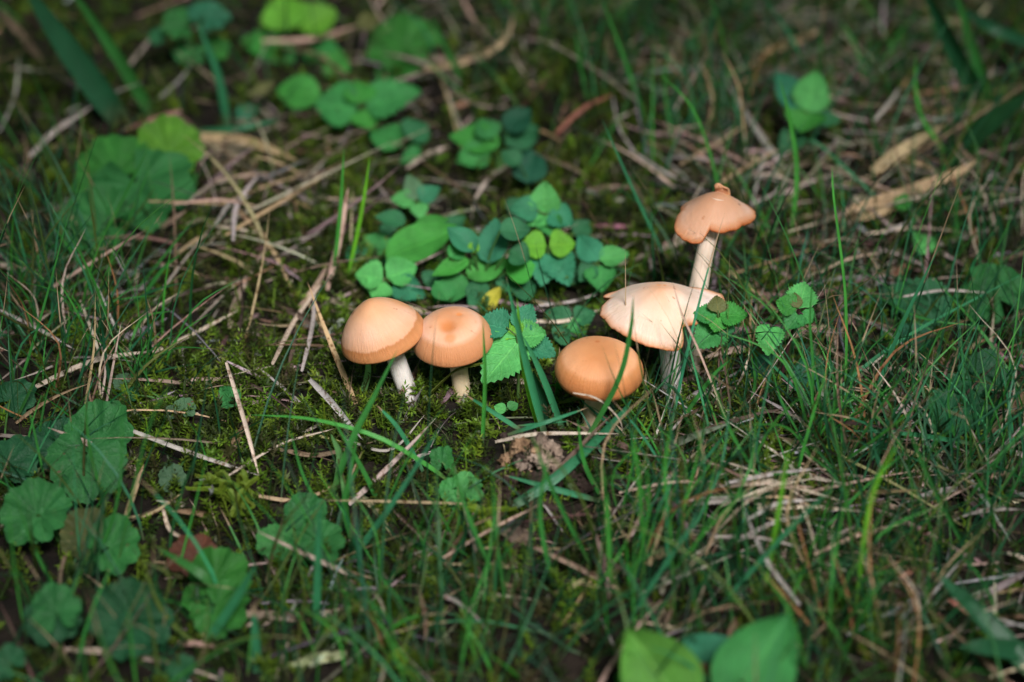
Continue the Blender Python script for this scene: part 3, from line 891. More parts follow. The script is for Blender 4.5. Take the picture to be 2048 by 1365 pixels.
mushroom('broad flat pale mushroom with notched rim below the tall mushroom', (1345, 788), (1316, 638), -.3, 2.3, 1.38, (.0, -.06),
         lambda r: .30 * math.exp(-((r) / .5) ** 2) + .70 * (1 - min(r, 1) ** 1.9) - .35 * max(0, r - 1), capD, stG, .37, outline=OUT4, wave=.02, wseed=2.2, zfun=z4, rimdrop=.10, inroll=.05, bend=(.12, 0),
         spots=[(.0, .25, .16, (.58, .27, .13)), (-.55, .3, .07, (.40, .14, .05)), (.2, .25, .10, (.55, .22, .10)), (-.1, .9, .5, (.64, .36, .20))])
OUT5 = [(1350, 446), (1351, 464), (1362, 477), (1384, 488), (1402, 487), (1411, 476), (1418, 460), (1432, 466), (1446, 468), (1460, 463), (1474, 461), (1484, 453), (1498, 450), (1510, 436),
        (1506, 424), (1490, 408), (1450, 396), (1420, 396), (1390, 402), (1362, 424)]
def z5(x, y, r, t):
    return .06 * r * r * math.cos(t - .1) + .03 * r * r * math.sin(4 * t + 1)
mr, C5, a5, ex5, ey5, B5 = mushroom('tall tan mushroom with torn cap rim on a long speckled stem', (1377, 762), (1430, 440), 3.4, 1.6, 1.12, (.04, .0),
         lambda r: .35 * math.exp(-(r / .5) ** 2) + .65 * (1 - min(r, 1) ** 2.2) - .15 * max(0, r - 1), capE, stT, .35, outline=OUT5, wave=.02, wseed=5.5, zfun=z5, rimdrop=.11, inroll=.06, bend=(-.1, .5),
         spots=[(.9, .1, .08, (.12, .05, .03)), (.4, .2, .3, (.56, .29, .15))])
# torn flap standing up at the back of the tall cap
fl = []
for i in range(7):
    t = i / 6
    for j in range(6):
        s = -1 + 2 * j / 5
        w = .34 * (1 - .65 * t ** 1.5)
        fl.append(C5 + ex5 * (.22 + s * w + .10 * math.sin(3 * t) - .25 * t) + ey5 * (.45 - .25 * t) + a5 * (.80 + .95 * t ** .9 * .78 - .10 * s * s + .08 * math.sin(5 * t)))
fl = np.array(fl)
flf = np.array([(i * 6 + j, i * 6 + j + 1, (i + 1) * 6 + j + 1, (i + 1) * 6 + j) for i in range(6) for j in range(5)])
fo = link_mesh('torn_flap', fl, flf, mr.children[0].data.materials[0], B5, mr, np.array([(.3, .9)] * len(fl)))
md = fo.modifiers.new('thick', 'SOLIDIFY'); md.thickness = .0012; md.offset = 0

# ------------------------------------------------------------------ soil clump
def crumb_mesh(c, r, seed, sub=3):
    import bmesh
    bm = bmesh.new()
    bmesh.ops.create_icosphere(bm, subdivisions=sub, radius=1.0)
    sq = Vector((random.uniform(.8, 1.25), random.uniform(.8, 1.2), random.uniform(.6, .95)))
    vs2 = []
    for v_ in bm.verts:
        p = v_.co
        k = 1 + .45 * noise.noise(p * 1.1 + Vector((seed, 0, 0))) + .42 * (abs(noise.noise(p * 2.4 + Vector((0, seed, 0)))) * 2 - .5) + .22 * noise.noise(p * 5.5 + Vector((0, 0, seed))) + .12 * noise.noise(p * 12 + Vector((0, 0, seed)))
        vs2.append((np.array(p) * np.array(sq)) * k * r + c)
    fs = np.array([[v_.index for v_ in f_.verts] for f_ in bm.faces])
    bm.free()
    return np.array(vs2), fs
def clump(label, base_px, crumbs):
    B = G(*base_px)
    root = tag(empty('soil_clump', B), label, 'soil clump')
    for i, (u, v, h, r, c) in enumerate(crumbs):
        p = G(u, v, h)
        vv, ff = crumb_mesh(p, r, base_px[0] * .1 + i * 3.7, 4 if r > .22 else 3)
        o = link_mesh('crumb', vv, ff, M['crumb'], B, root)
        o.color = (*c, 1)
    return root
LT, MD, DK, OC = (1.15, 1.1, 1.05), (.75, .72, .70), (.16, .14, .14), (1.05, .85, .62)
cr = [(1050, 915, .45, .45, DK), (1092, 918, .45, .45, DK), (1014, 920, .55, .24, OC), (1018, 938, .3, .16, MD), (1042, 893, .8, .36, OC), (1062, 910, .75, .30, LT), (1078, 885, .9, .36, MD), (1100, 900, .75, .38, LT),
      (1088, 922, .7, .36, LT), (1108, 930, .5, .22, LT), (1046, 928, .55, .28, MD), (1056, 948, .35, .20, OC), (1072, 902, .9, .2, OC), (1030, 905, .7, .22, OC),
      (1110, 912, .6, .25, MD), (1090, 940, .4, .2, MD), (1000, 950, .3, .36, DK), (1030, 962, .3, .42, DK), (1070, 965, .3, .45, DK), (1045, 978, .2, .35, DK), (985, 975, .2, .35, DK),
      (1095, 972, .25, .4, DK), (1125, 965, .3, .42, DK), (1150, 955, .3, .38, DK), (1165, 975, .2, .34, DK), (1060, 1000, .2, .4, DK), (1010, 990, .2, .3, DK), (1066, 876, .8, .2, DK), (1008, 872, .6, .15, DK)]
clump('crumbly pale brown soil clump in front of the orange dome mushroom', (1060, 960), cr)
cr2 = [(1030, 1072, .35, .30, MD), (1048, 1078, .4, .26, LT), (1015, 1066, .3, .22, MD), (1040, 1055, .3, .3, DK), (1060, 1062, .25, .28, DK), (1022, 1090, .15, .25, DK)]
clump('small reddish brown soil clump half hidden by grass below the larger clump', (1036, 1085), cr2)
# loose dark crumbs of soil
lo = [(905, 1010), (880, 1030), (930, 960), (965, 1000), (1100, 1010), (470, 640), (520, 660), (560, 640), (440, 660), (500, 690), (870, 1045)]
for (u, v) in lo:
    p = G(u, v, .1)
    vv, ff = crumb_mesh(p, random.uniform(.22, .42), u * .37, 2)
    o = link_mesh('soil_crumb', vv, ff, M['crumb'], p)
    o.color = (*DK, 1)
    tag(o, 'small dark damp crumb of bare soil', 'soil crumb', 'loose dark soil crumbs')

# ------------------------------------------------------------------ leafy plants
GS = 'toothed leafy shoots behind the mushrooms'
sprig('leafy_shoot', 'toothed shoot whose topmost oval leaf stands upright behind the mushrooms', 'plant', (1092, 535), (1090, 428),
      [('o', (1088, 432), (1090, 362), 1.35, 'light', {'n': (0, -.5, -.2)}), ('o', (1094, 424), (1052, 448), 1.2, 'light'), ('o', (1098, 424), (1146, 448), 1.35, 'blue'),
       ('o', (1092, 430), (1112, 474), 1.1, 'mid'), ('o', (1078, 420), (1020, 416), 1.15, 'blue')], GS)
sprig('leafy_shoot', 'toothed shoot with a bright pair of leaves above two bluish ones', 'plant', (1105, 598), (1096, 492),
      [('o', (1093, 490), (1040, 492), 1.25, 'lime'), ('o', (1099, 490), (1152, 486), 1.25, 'lime'), ('o', (1094, 502), (1082, 568), 1.5, 'blue', {'dy': .15}),
       ('o', (1100, 502), (1140, 566), 1.5, 'blue', {'dy': .15})], GS)
sprig('leafy_shoot', 'small bluish toothed shoot beside the notched tip of the flat mushroom', 'plant', (1205, 606), (1196, 522),
      [('o', (1194, 522), (1156, 468), 1.1, 'blue'), ('o', (1200, 520), (1258, 504), 1.0, 'light'), ('o', (1197, 530), (1206, 582), 1.3, 'mid'), ('o', (1190, 528), (1158, 562), .9, 'dim')], GS)
sprig('leafy_shoot', 'small four-leaved shoot behind the broad smooth leaf', 'plant', (845, 475), (834, 400),
      [('o', (833, 399), (816, 346), .85, 'grey'), ('o', (829, 401), (782, 396), .9, 'light'), ('o', (838, 399), (880, 372), .9, 'blue'), ('o', (836, 404), (842, 438), .8, 'light')], GS)
sprig('leafy_shoot', 'bright three-leaved toothed shoot above the bell-capped mushroom', 'plant', (772, 612), (770, 556),
      [('o', (766, 556), (710, 546), 1.35, 'light'), ('o', (774, 554), (834, 530), 1.35, 'light'), ('o', (768, 562), (744, 594), 1.2, 'light'), ('o', (785, 566), (850, 592), 1.2, 'blue')], GS)
plant('leafy_shoot', 'single spotted toothed leaf beside the broad smooth leaf', 'plant', (772, 528),
      [('o', (780, 512), (704, 478), 1.6, 'mid', {'wear': .98}), ('e', (812, 442), (748, 430), .85, 'dim'), ('o', (770, 520), (830, 590), 1.0, 'dim')], None, GS)
plant('broad_leaf_plant', 'broad smooth leaf with parallel veins lying behind the bell-capped mushroom', 'plant', (762, 528),
      [('e', (772, 514), (914, 448), 1.75, 'green', {'droop': .05, 'h': 1.6}), ('e', (826, 452), (896, 436), .7, 'green')], None)
plant('leafy_patch_plant', 'rounded smooth leaves crowded in the middle of the green patch', 'plant', (962, 606),
      [('e', (932, 548), (1018, 518), 1.35, 'green'), ('e', (938, 518), (862, 548), .85, 'green'), ('e', (934, 556), (866, 604), 1.2, 'mid'), ('e', (962, 558), (946, 616), 1.0, 'dim'),
       ('o', (980, 525), (992, 432), 1.3, 'blue'), ('e', (1000, 462), (1062, 456), 1.1, 'dim'), ('e', (1012, 545), (1070, 528), 1.5, 'green'), ('e', (952, 500), (896, 452), 1.1, 'blue'),
       ('e', (942, 505), (955, 482), .5, 'lime'), ('e', (1020, 500), (1060, 520), 1.2, 'dim'), ('e', (900, 515), (930, 488), .8, 'mid')], None)
plant('leafy_patch_plant', 'low dim leaves filling the gaps of the green patch', 'plant', (900, 520),
      [('e', (880, 470), (930, 430), 1.1, 'dim', {'h': .7}), ('o', (1030, 590), (1070, 560), 1.2, 'dim', {'h': .7}), ('o', (1150, 570), (1130, 520), 1.1, 'dim', {'h': .8}), ('o', (820, 520), (860, 490), 1.0, 'dim', {'h': .6}),
       ('e', (900, 600), (870, 560), 1.1, 'mid', {'h': .8}), ('o', (1020, 430), (1060, 400), 1.2, 'dim', {'h': .9}), ('o', (850, 570), (885, 545), 1.0, 'dim', {'h': .7}), ('e', (1000, 580), (1030, 545), 1.1, 'dim', {'h': .7}),
       ('o', (720, 520), (700, 490), 1.0, 'dim', {'h': .6}), ('e', (1150, 470), (1180, 440), 1.0, 'dim', {'h': .6}), ('e', (790, 470), (760, 450), 1.0, 'dim', {'h': .6})], None)
plant('leafy_patch_plant', 'yellowing leaf beside a dim one behind the dimpled orange mushroom', 'plant', (972, 628), [('e', (968, 622), (1000, 572), .7, 'yellow'), ('e', (965, 622), (945, 575), .9, 'dim')], None)
plant('round_leaf_plant', 'dark rounded leaf with a smaller one beyond the green patch', 'plant', (1056, 408), [('e', (1054, 366), (1066, 296), 1.7, 'dark', {'n': (0, -.2, 0)}), ('e', (1040, 330), (1005, 300), 1.0, 'dim')], None)
sprig('leafy_shoot', 'toothed shoot between the dimpled mushroom and the orange dome mushroom', 'plant', (1036, 800), (1034, 672),
      [('o', (1040, 676), (966, 764), 1.75, 'light', {'n': (0, -.35, 0), 'wear': 1.02}), ('o', (1032, 676), (1008, 640), 1.0, 'lime'), ('o', (1038, 674), (1092, 664), 1.25, 'light'),
       ('o', (1018, 656), (950, 638), 1.3, 'blue'), ('o', (1050, 684), (1112, 708), 1.1, 'blue', {'dy': .2}), ('o', (1036, 660), (1064, 606), 1.0, 'blue', {'dy': .3})], None)
sprig('leafy_shoot', 'toothed shoot overlapping the rim of the flat pale mushroom', 'plant', (1470, 800), (1436, 632),
      [('o', (1434, 630), (1386, 626), .9, 'mid'), ('o', (1437, 626), (1432, 590), .75, 'bronze'), ('o', (1440, 630), (1496, 628), 1.05, 'green'), ('o', (1437, 634), (1430, 664), .9, 'green'),
       ('o', (1442, 648), (1392, 694), 1.35, 'mid'), ('o', (1440, 650), (1470, 662), .8, 'dim')], None)
sprig('leafy_shoot', 'toothed shoot on a dark purple stem near the flat mushroom', 'plant', (1555, 792), (1598, 618),
      [('o', (1597, 616), (1614, 562), 1.15, 'light'), ('o', (1594, 616), (1552, 602), .9, 'green'), ('o', (1602, 626), (1572, 658), .9, 'mid'), ('o', (1602, 626), (1626, 644), .8, 'mid'),
       ('o', (1540, 648), (1536, 708), 1.05, 'light'), ('o', (1596, 616), (1588, 584), .45, 'bronze')], None, (.035, .012, .014), .075)
sprig('leafy_shoot', 'shoot with a pale round leaf in the grass behind the tall mushroom', 'plant', (1612, 305), (1614, 222),
      [('o', (1614, 224), (1636, 138), 1.75, 'light', {'n': (0, -.3, 0)}), ('o', (1616, 222), (1604, 262), 1.9, 'green'), ('o', (1606, 222), (1556, 138), 1.6, 'blue'), ('o', (1626, 240), (1684, 236), 1.0, 'dim'),
       ('o', (1600, 260), (1560, 310), 1.2, 'dim')], None)
sprig('leafy_shoot', 'large pair of rounded leaves with two small ones between', 'plant', (722, 285), (722, 212),
      [('o', (714, 216), (628, 202), 2.3, 'mid'), ('o', (730, 212), (840, 176), 2.4, 'mid'), ('o', (722, 206), (716, 158), 1.5, 'green'), ('o', (726, 218), (748, 256), 1.6, 'green')], None)
plant('round_leaf_plant', 'single oval leaf beside the large rounded leaf pair', 'plant', (640, 232), [('e', (640, 192), (550, 176), 1.9, 'green'), ('e', (610, 215), (570, 205), 1.2, 'dim')], None)
plant('leafy_patch_plant', 'dim leafy cluster at the foot of the large rounded leaf pair', 'plant', (815, 330),
      [('o', (805, 284), (738, 262), 1.6, 'mid'), ('o', (815, 276), (856, 244), 1.5, 'dim'), ('o', (812, 300), (840, 318), 1.4, 'mid')], None)
plant('leafy_patch_plant', 'blurred cluster of oval leaves above the dark round leaf', 'plant', (1000, 345),
      [('e', (1000, 284), (896, 268), 1.5, 'green'), ('e', (1010, 282), (1080, 252), 1.7, 'dim'), ('e', (980, 300), (914, 322), 1.4, 'mid'), ('e', (1014, 262), (1060, 214), 1.5, 'dark'),
       ('o', (985, 275), (960, 235), 1.3, 'mid')], None)
plant('yellow_leaf_plant', 'cluster of yellowish green leaves beyond the large rounded leaf pair', 'plant', (590, 120),
      [('o', (575, 60), (560, -15), 2.4, 'lime', {'n': (0, -.3, 0)}), ('o', (600, 60), (670, 15), 2.4, 'lime'), ('o', (560, 90), (480, 76), 1.8, 'green'), ('o', (610, 100), (680, 110), 1.9, 'mid'), ('o', (590, 110), (530, 130), 1.7, 'mid'),
       ('o', (650, 130), (700, 150), 1.6, 'green')], None)
plant('round_leaf_plant', 'scalloped round leaf with reddish rim behind the straws', 'plant', (800, 150),
      [('k', (806, 96), (796, 28), 1.0, 'green'), ('k', (790, 120), (840, 150), .9, 'green'), ('e', (740, 60), (730, 20), 1.2, 'bronze')], None)
plant('round_leaf_plant', 'blurred scalloped leaves beside the upright bluish blade', 'plant', (400, 150),
      [('k', (370, 50), (330, 28), 1.0, 'mid'), ('k', (425, 100), (445, 72), 1.0, 'green'), ('k', (380, 100), (350, 124), 1.0, 'mid'), ('k', (410, 35), (440, 5), 1.1, 'blue'), ('e', (330, 80), (300, 60), 1.2, 'dim')], None)
plant('round_leaf_plant', 'small round leaf beside the upright bluish blade root', 'plant', (500, 245), [('e', (505, 240), (476, 210), 1.5, 'blue'), ('e', (530, 190), (515, 165), 1.5, 'bronze')], None)
GI = 'scalloped ground ivy plants'
plant('ground_ivy', 'ground ivy with four large scalloped leaves beside the long straws', 'plant', (262, 440),
      [('k', (232, 348), (140, 316), 1.0, 'green', {'h': 1.6}), ('k', (338, 305), (330, 232), 1.0, 'lime', {'h': 2.2}), ('k', (272, 378), (318, 480), 1.0, 'mid', {'h': 1.4}), ('k', (206, 446), (112, 436), .95, 'mid', {'h': 1.2}),
       ('k', (360, 360), (395, 350), 1.0, 'green', {'h': .8})], None, GI)
plant('ground_ivy', 'ground ivy with overlapping scalloped leaves under crossing thin blades', 'plant', (190, 950),
      [('k', (200, 884), (184, 800), .95, 'mid', {'h': 1.3}), ('k', (112, 900), (80, 848), 1.0, 'dim', {'h': 1.0}), ('k', (172, 906), (166, 1000), 1.0, 'mid', {'h': 1.6, 'wear': 1.0}), ('k', (205, 930), (245, 900), 1.0, 'green', {'h': .8})], None, GI)
plant('ground_ivy', 'ground ivy with a large folded leaf and a worn reddish one', 'plant', (130, 1100),
      [('k', (74, 1030), (4, 984), 1.0, 'mid', {'h': 1.7}), ('k', (78, 1030), (150, 1004), .9, 'mid', {'h': 1.7}), ('k', (178, 1078), (142, 1020), .9, 'bronze', {'h': 1.2, 'wear': .95}),
       ('k', (216, 1096), (284, 1062), 1.0, 'mid', {'h': 1.3, 'wear': .96}), ('k', (195, 1100), (215, 1150), .9, 'dim', {'h': .8})], None, GI)
plant('ground_ivy', 'ground ivy with a broad corrugated leaf above a wavy one', 'plant', (420, 1220),
      [('k', (428, 1158), (500, 1120), 1.0, 'green', {'h': 1.5}), ('k', (395, 1112), (332, 1092), .8, 'red', {'h': 1.2}), ('k', (430, 1212), (486, 1248), 1.0, 'green', {'h': 1.2}), ('k', (372, 1120), (330, 1150), .8, 'bronze', {'h': .8}), ('k', (398, 1190), (360, 1210), .9, 'green', {'h': .9})], None, GI)
plant('ground_ivy', 'ground ivy with three dark scalloped leaves spread flat', 'plant', (270, 1290),
      [('k', (264, 1240), (190, 1196), 1.0, 'dim', {'h': 1.4}), ('k', (276, 1242), (352, 1224), 1.0, 'dim', {'h': 1.4}), ('k', (268, 1262), (240, 1320), 1.0, 'dim', {'h': 1.3})], None, GI)
plant('ground_ivy', 'ground ivy with a tall narrow leaf between two rounder ones', 'plant', (115, 1290),
      [('k', (112, 1226), (98, 1160), .8, 'mid', {'h': 1.8}), ('k', (108, 1236), (46, 1262), .9, 'dim', {'h': 1.6}), ('k', (120, 1238), (170, 1240), .9, 'dim', {'h': 1.4}), ('k', (20, 1330), (-10, 1300), 1.0, 'dim', {'h': 1.2}), ('k', (360, 1330), (375, 1362), .9, 'dim', {'h': .9})], None, GI)
plant('ground_ivy', 'lone dim ground ivy leaf among thin upright stalks', 'plant', (10, 950), [('k', (18, 926), (40, 866), 1.0, 'dim', {'h': 1.2}), ('k', (20, 800), (70, 770), .8, 'dim', {'h': .6})], None, GI)
GK = 'small scalloped plants between moss and grass'
plant('small_ivy', 'small bright cluster of three scalloped leaves below the feathery moss', 'plant', (592, 1100),
      [('k', (612, 1028), (588, 984), 1.0, 'mid', {'h': .9}), ('k', (625, 1030), (645, 1000), .9, 'mid', {'h': .9}), ('k', (562, 1088), (514, 1062), .8, 'light', {'h': 1.0}), ('k', (566, 1092), (572, 1122), .9, 'light', {'h': 1.0}),
       ('k', (628, 1078), (580, 1070), 1.0, 'mid', {'h': 1.0}), ('k', (636, 1080), (694, 1092), .9, 'mid', {'h': 1.0})], None, GK)
plant('small_ivy', 'pair of light green scalloped leaves beside the soil clump', 'plant', (915, 1000),
      [('k', (905, 978), (874, 984), .9, 'light', {'h': .9}), ('k', (918, 980), (966, 996), .9, 'light', {'h': .9}), ('k', (884, 925), (880, 890), .8, 'mid', {'h': .9})], None, GK)
plant('small_ivy', 'small grey green rosette with dark spots in the moss', 'plant', (368, 825),
      [('k', (368, 818), (384, 798), 1.0, 'grey', {'h': .7, 'wear': .93}), ('k', (345, 826), (326, 820), 1.0, 'grey', {'h': .5}), ('k', (248, 766), (236, 748), 1.1, 'grey', {'h': .6, 'wear': .95}), ('k', (262, 790), (280, 780), 1.0, 'dim', {'h': .5})], None, GK)
plant('small_ivy', 'narrow oval leaf behind the long pale straw', 'plant', (464, 815), [('o', (470, 812), (440, 772), .9, 'mid', {'h': .6}), ('k', (345, 960), (335, 925), .9, 'grey', {'h': .5})], None, GK)
plant('small_ivy', 'tiny round seedling leaves below the toothed shoot', 'plant', (1012, 830), [('e', (1012, 822), (988, 812), .45, 'light', {'h': .6}), ('e', (1016, 818), (1036, 806), .45, 'light', {'h': .6})], None, GK)
plant('ground_ivy', 'dull ground ivy leaves shaded by crossing blades of grass', 'plant', (1935, 830),
      [('k', (1968, 745), (2010, 716), 1.0, 'dim', {'h': 1.2}), ('k', (1925, 755), (1960, 790), .9, 'dim', {'h': 1.0}), ('k', (1905, 818), (1862, 850), 1.0, 'dim', {'h': 1.2}), ('k', (1910, 800), (1900, 776), .9, 'dim', {'h': 1.1}), ('k', (1940, 820), (1980, 850), .9, 'dim', {'h': .9})], None, GI)
plant('ground_ivy', 'broad scalloped leaf beside a long dark toothed leaf', 'plant', (1985, 630),
      [('k', (2000, 596), (1960, 530), 1.0, 'mid', {'h': 1.3}), ('k', (1950, 595), (1912, 590), .9, 'mid', {'h': 1.0})], None, GI)
plant('leafy_shoot', 'long dark toothed leaf lying under grass blades', 'plant', (1880, 650), [('o', (1906, 622), (1762, 576), 2.0, 'dim', {'h': 1.0}), ('o', (1860, 690), (1800, 650), 1.3, 'dark', {'h': .5})], None)
plant('leafy_shoot', 'small pale crinkled leaf beside the thick tan straws', 'plant', (1850, 510), [('o', (1862, 506), (1828, 462), .9, 'light', {'h': 1.0}), ('o', (1800, 420), (1812, 386), .8, 'green', {'h': .9})], None)
plant('leafy_shoot', 'dark bluish leaf at the foot of the purple-stemmed shoot', 'plant', (1620, 805), [('o', (1580, 752), (1660, 800), 2.0, 'dark', {'h': .7}), ('o', (1540, 745), (1500, 720), 1.3, 'dark', {'h': .5})], None)
plant('leafy_shoot', 'dim leaves under the notched tip of the flat mushroom', 'plant', (1130, 670), [('o', (1150, 640), (1190, 622), 1.0, 'dim', {'h': .7}), ('o', (1140, 645), (1090, 622), 1.0, 'dim', {'h': .6}), ('o', (1110, 680), (1140, 660), .9, 'dim', {'h': .5}), ('o', (1170, 650), (1130, 668), .9, 'mid', {'h': .6})], None)
plant('smooth_leaf_plant', 'large smooth oval leaves around a fallen brown leaf', 'plant', (1420, 1420),
      [('e', (1372, 1430), (1256, 1258), 2.5, 'leafy', {'h': 1.2, 'n': (0, -.5, 0)}), ('e', (1452, 1420), (1584, 1230), 2.5, 'mid', {'h': 1.4, 'n': (0, -.6, -.1), 'cup': .16}), ('e', (1500, 1380), (1366, 1268), 1.9, 'blue', {'h': .8}),
       ('e', (1310, 1400), (1232, 1350), 1.2, 'green', {'h': .9})], None)
# fallen leaves
for (bp, tp, w, col, h, lab) in [((1398, 1400), (1426, 1326), 1.9, 'brown', 1.0, 'reddish brown fallen leaf between the large smooth leaves'),
                                 ((45, 330), (50, 392), 1.1, 'grey', .5, 'withered grey leaf hanging from a dry stalk')]:
    b = G(*bp, h); n = norm(UPN); d = ray(*tp); t = CAM + d * (np.dot(b - CAM, n) / np.dot(d, n))
    v, f, uv = strip_leaf(b, t, n, w, 'e', .3, .25, 1.2)
    o = link_mesh('fallen_leaf', v, f, M['parallel'], G(*bp), None, uv); o.color = (*(LC[col] if col == 'brown' else (.16, .13, .12)), .95)
    tag(o, lab, 'leaf')

# ------------------------------------------------------------------ hand-set grass blades
HB = hand_blade
HB([(963, 905), (970, 770), (966, 640)], .13, 'bright', label='thin upright blade in front of the dimpled orange mushroom')
HB([(1092, 872), (1052, 725), (1012, 552)], .23, 'blue', tip=.95, label='tall bluish blade rising past the toothed shoot between the mushrooms')
HB([(1082, 866), (1048, 735), (1034, 594)], .20, 'lime', label='bright lime blade rising beside the toothed shoot between the mushrooms')
HB([(1128, 862), (1088, 760), (1046, 672)], .20, 'blue', label='broad bluish blade leaning beside the orange dome mushroom')
HB([(1092, 855), (1082, 800), (1066, 742)], .36, 'deep', label='short wide bluish blade between toothed shoot and dome mushroom', dY=.3)
HB([(1116, 815), (1118, 760), (1119, 695)], .22, 'mid', tip=.45, label='short blade with withered orange tip against the orange dome mushroom')
HB([(1150, 912), (1232, 772), (1260, 668), (1267, 592)], .16, 'mid', dY=-.3, label='curved dark blade crossing in front of the orange dome mushroom', twist=.2)
HB([(975, 1042), (1090, 972), (1165, 908), (1240, 832), (1264, 798)], .30, 'blue', h=[.5, 1.0, 1.2, 1.2, 1.3], label='broad pale bluish blade lying across the soil clump', tip=.97)
HB([(1200, 1002), (1100, 976), (1008, 950)], .17, 'blue', h=[.3, .9, 1.1], tip=.93, label='narrow blade lying across the foot of the soil clump')
HB([(1206, 992), (1170, 930), (1155, 838)], .14, 'mid', label='dark upright blade beside the soil clump')
HB([(1046, 864), (985, 824), (928, 788)], .14, 'blue', h=[.4, 1.2, 1.7], tip=.82, label='slanting blade with split white tip above the soil clump')
HB([(1015, 870), (1100, 842), (1178, 815)], .12, 'blue', h=[.8, 1.3, 1.5], tip=.85, label='blade lying flat just behind the soil clump')
HB([(1035, 852), (1138, 843)], .07, 'blue', h=[.8, 1.2])
HB([(655, 1010), (700, 890), (745, 800), (795, 700)], .19, 'mid', dY=.5, label='long slanting blade ending under the bell-capped mushroom')
HB([(690, 1130), (740, 1070), (800, 985), (886, 846)], .20, 'blue', dY=-.5, label='long bluish blade slanting over the straw below the dimpled mushroom')
HB([(850, 945), (800, 862), (753, 810)], .15, 'blue', tip=.85)
HB([(905, 968), (850, 928), (750, 872), (620, 838), (498, 830)], .14, 'bright', h=[.2, 1.3, 2.4, 2.4, 1.7], label='long arching blade pointing towards the pale straws')
HB([(765, 1015), (720, 930), (660, 830)], .15, 'mid')
HB([(668, 985), (680, 920), (662, 868)], .22, 'pale'); HB([(655, 1000), (690, 920), (708, 868)], .15, 'lime'); HB([(688, 1045), (698, 960), (716, 868)], .14, 'mid'); HB([(706, 1085), (690, 1000), (720, 930)], .22, 'mid')
HB([(672, 1060), (690, 1010), (682, 950)], .2, 'pale'); HB([(660, 1040), (610, 960), (580, 860)], .1, 'mid')
HB([(1690, 840), (1692, 610), (1668, 400), (1664, 330)], .085, 'bright', dY=1.0); HB([(1622, 880), (1626, 740), (1620, 640), (1626, 545)], .08, 'mid')
HB([(1448, 480), (1436, 370), (1390, 225), (1318, 146)], .11, 'bright', dY=.5, label='arching blade rising behind the tall torn-capped mushroom')
HB([(1345, 540), (1285, 420), (1240, 320), (1204, 238)], .10, 'blue'); HB([(1580, 490), (1594, 350), (1580, 240), (1560, 160)], .15, 'bright')
HB([(1780, 420), (1700, 345), (1640, 290), (1610, 280)], .12, 'blue', h=[.3, 2, 2.3, 2.5])
HB([(1908, 318), (1852, 250), (1832, 180), (1832, 105)], .17, 'bright', label='curved bright stalk in front of the thick tan straws')
HB([(1890, 330), (1960, 262), (2075, 175)], .85, 'dark', dY=-.5, name='broad_grass_blade', label='very broad dark blade arching over the tan straws')
HB([(1978, 226), (1912, 110), (1840, -40)], .75, 'deep', name='broad_grass_blade', label='very broad green blade leaning behind the thick tan straws'); HB([(1985, 225), (1950, 110), (1905, -40)], .42, 'mid', name='broad_grass_blade', label='broad blade standing beside the broadest leaning blade')
HB([(2090, 95), (1990, 58), (1880, -10)], .5, 'deep', name='broad_grass_blade', h=[1, 3, 3], label='broad bluish blade crossing behind the two leaning broad blades')
HB([(1640, 810), (1800, 682), (2060, 540)], .12, 'blue', h=[.3, 2.2, 2.5]); HB([(1690, 550), (1830, 632), (1990, 655)], .09, 'mid', h=[.5, 2.2, 2.0]); HB([(1735, 830), (1800, 660), (1880, 490)], .13, 'blue'); HB([(2050, 790), (1960, 660), (1860, 548)], .11, 'mid', h=[.2, 2, 3])
HB([(1960, 890), (1800, 866), (1688, 862)], .14, 'blue', h=[.4, 1.4, 1.2], label='flat bluish blade lying across the dense dark tuft')
HB([(2090, 1370), (1965, 1232), (1875, 1150)], .55, 'deep', name='broad_grass_blade', h=[.5, 1.8, 2.4], label='broad bluish blade slanting beside the dark blurred tuft'); HB([(2090, 1310), (1990, 1295), (1918, 1294)], .5, 'deep', name='broad_grass_blade', h=[.8, 1.6, 1.5], label='broad bluish blade lying flat beside the dark blurred tuft')
HB([(172, 1165), (205, 1020), (190, 955)], .16, 'dark'); HB([(225, 1170), (290, 880), (346, 756)], .07, 'mid'); HB([(175, 1150), (235, 1000), (246, 770)], .08, 'mid'); HB([(95, 985), (70, 870), (58, 822)], .07, 'mid'); HB([(210, 1010), (180, 900), (170, 800)], .1, 'mid')
HB([(480, 1215), (405, 1150), (318, 1098)], .3, 'mid', h=[.5, 2, 2.2]); HB([(398, 1300), (468, 1205), (512, 1128)], .24, 'blue', dY=-.5); HB([(514, 1350), (512, 1280), (505, 1205)], .24, 'blue', tip=.8)
HB([(632, 1260), (636, 1130), (640, 996)], .20, 'blue', dY=-.6, label='broad upright bluish blade below the scalloped cluster')
HB([(120, 1190), (70, 1100), (30, 990)], .1, 'mid'); HB([(300, 1250), (340, 1160), (280, 1120)], .1, 'olive'); HB([(420, 1310), (330, 1230), (285, 1125)], .12, 'olive')
HB([(252, 252), (150, 118), (40, -40)], 1.0, 'deep', name='broad_grass_blade', label='very broad dark blade leaning beside a narrower green one'); HB([(312, 240), (235, 115), (130, -40)], .5, 'mid', name='broad_grass_blade', label='broad green blade beside the very broad dark leaning blade'); HB([(456, 255), (436, 150), (388, 30)], .32, 'blue', name='broad_grass_blade', label='broad bluish blade standing upright among scalloped leaves', dY=.4)
HB([(370, 268), (470, 258), (560, 240)], .32, 'blue', h=[.6, 1.2, 1.2], name='broad_grass_blade', label='bluish blade lying across the foot of the broad upright blade')
HB([(664, 570), (680, 430), (688, 298)], .14, 'bright', label='bright upright blade beside the pale upright straw'); HB([(690, 572), (722, 430), (740, 312)], .15, 'lime', tip=.97, label='lime upright blade with pinkish tip beside the pale upright straw')
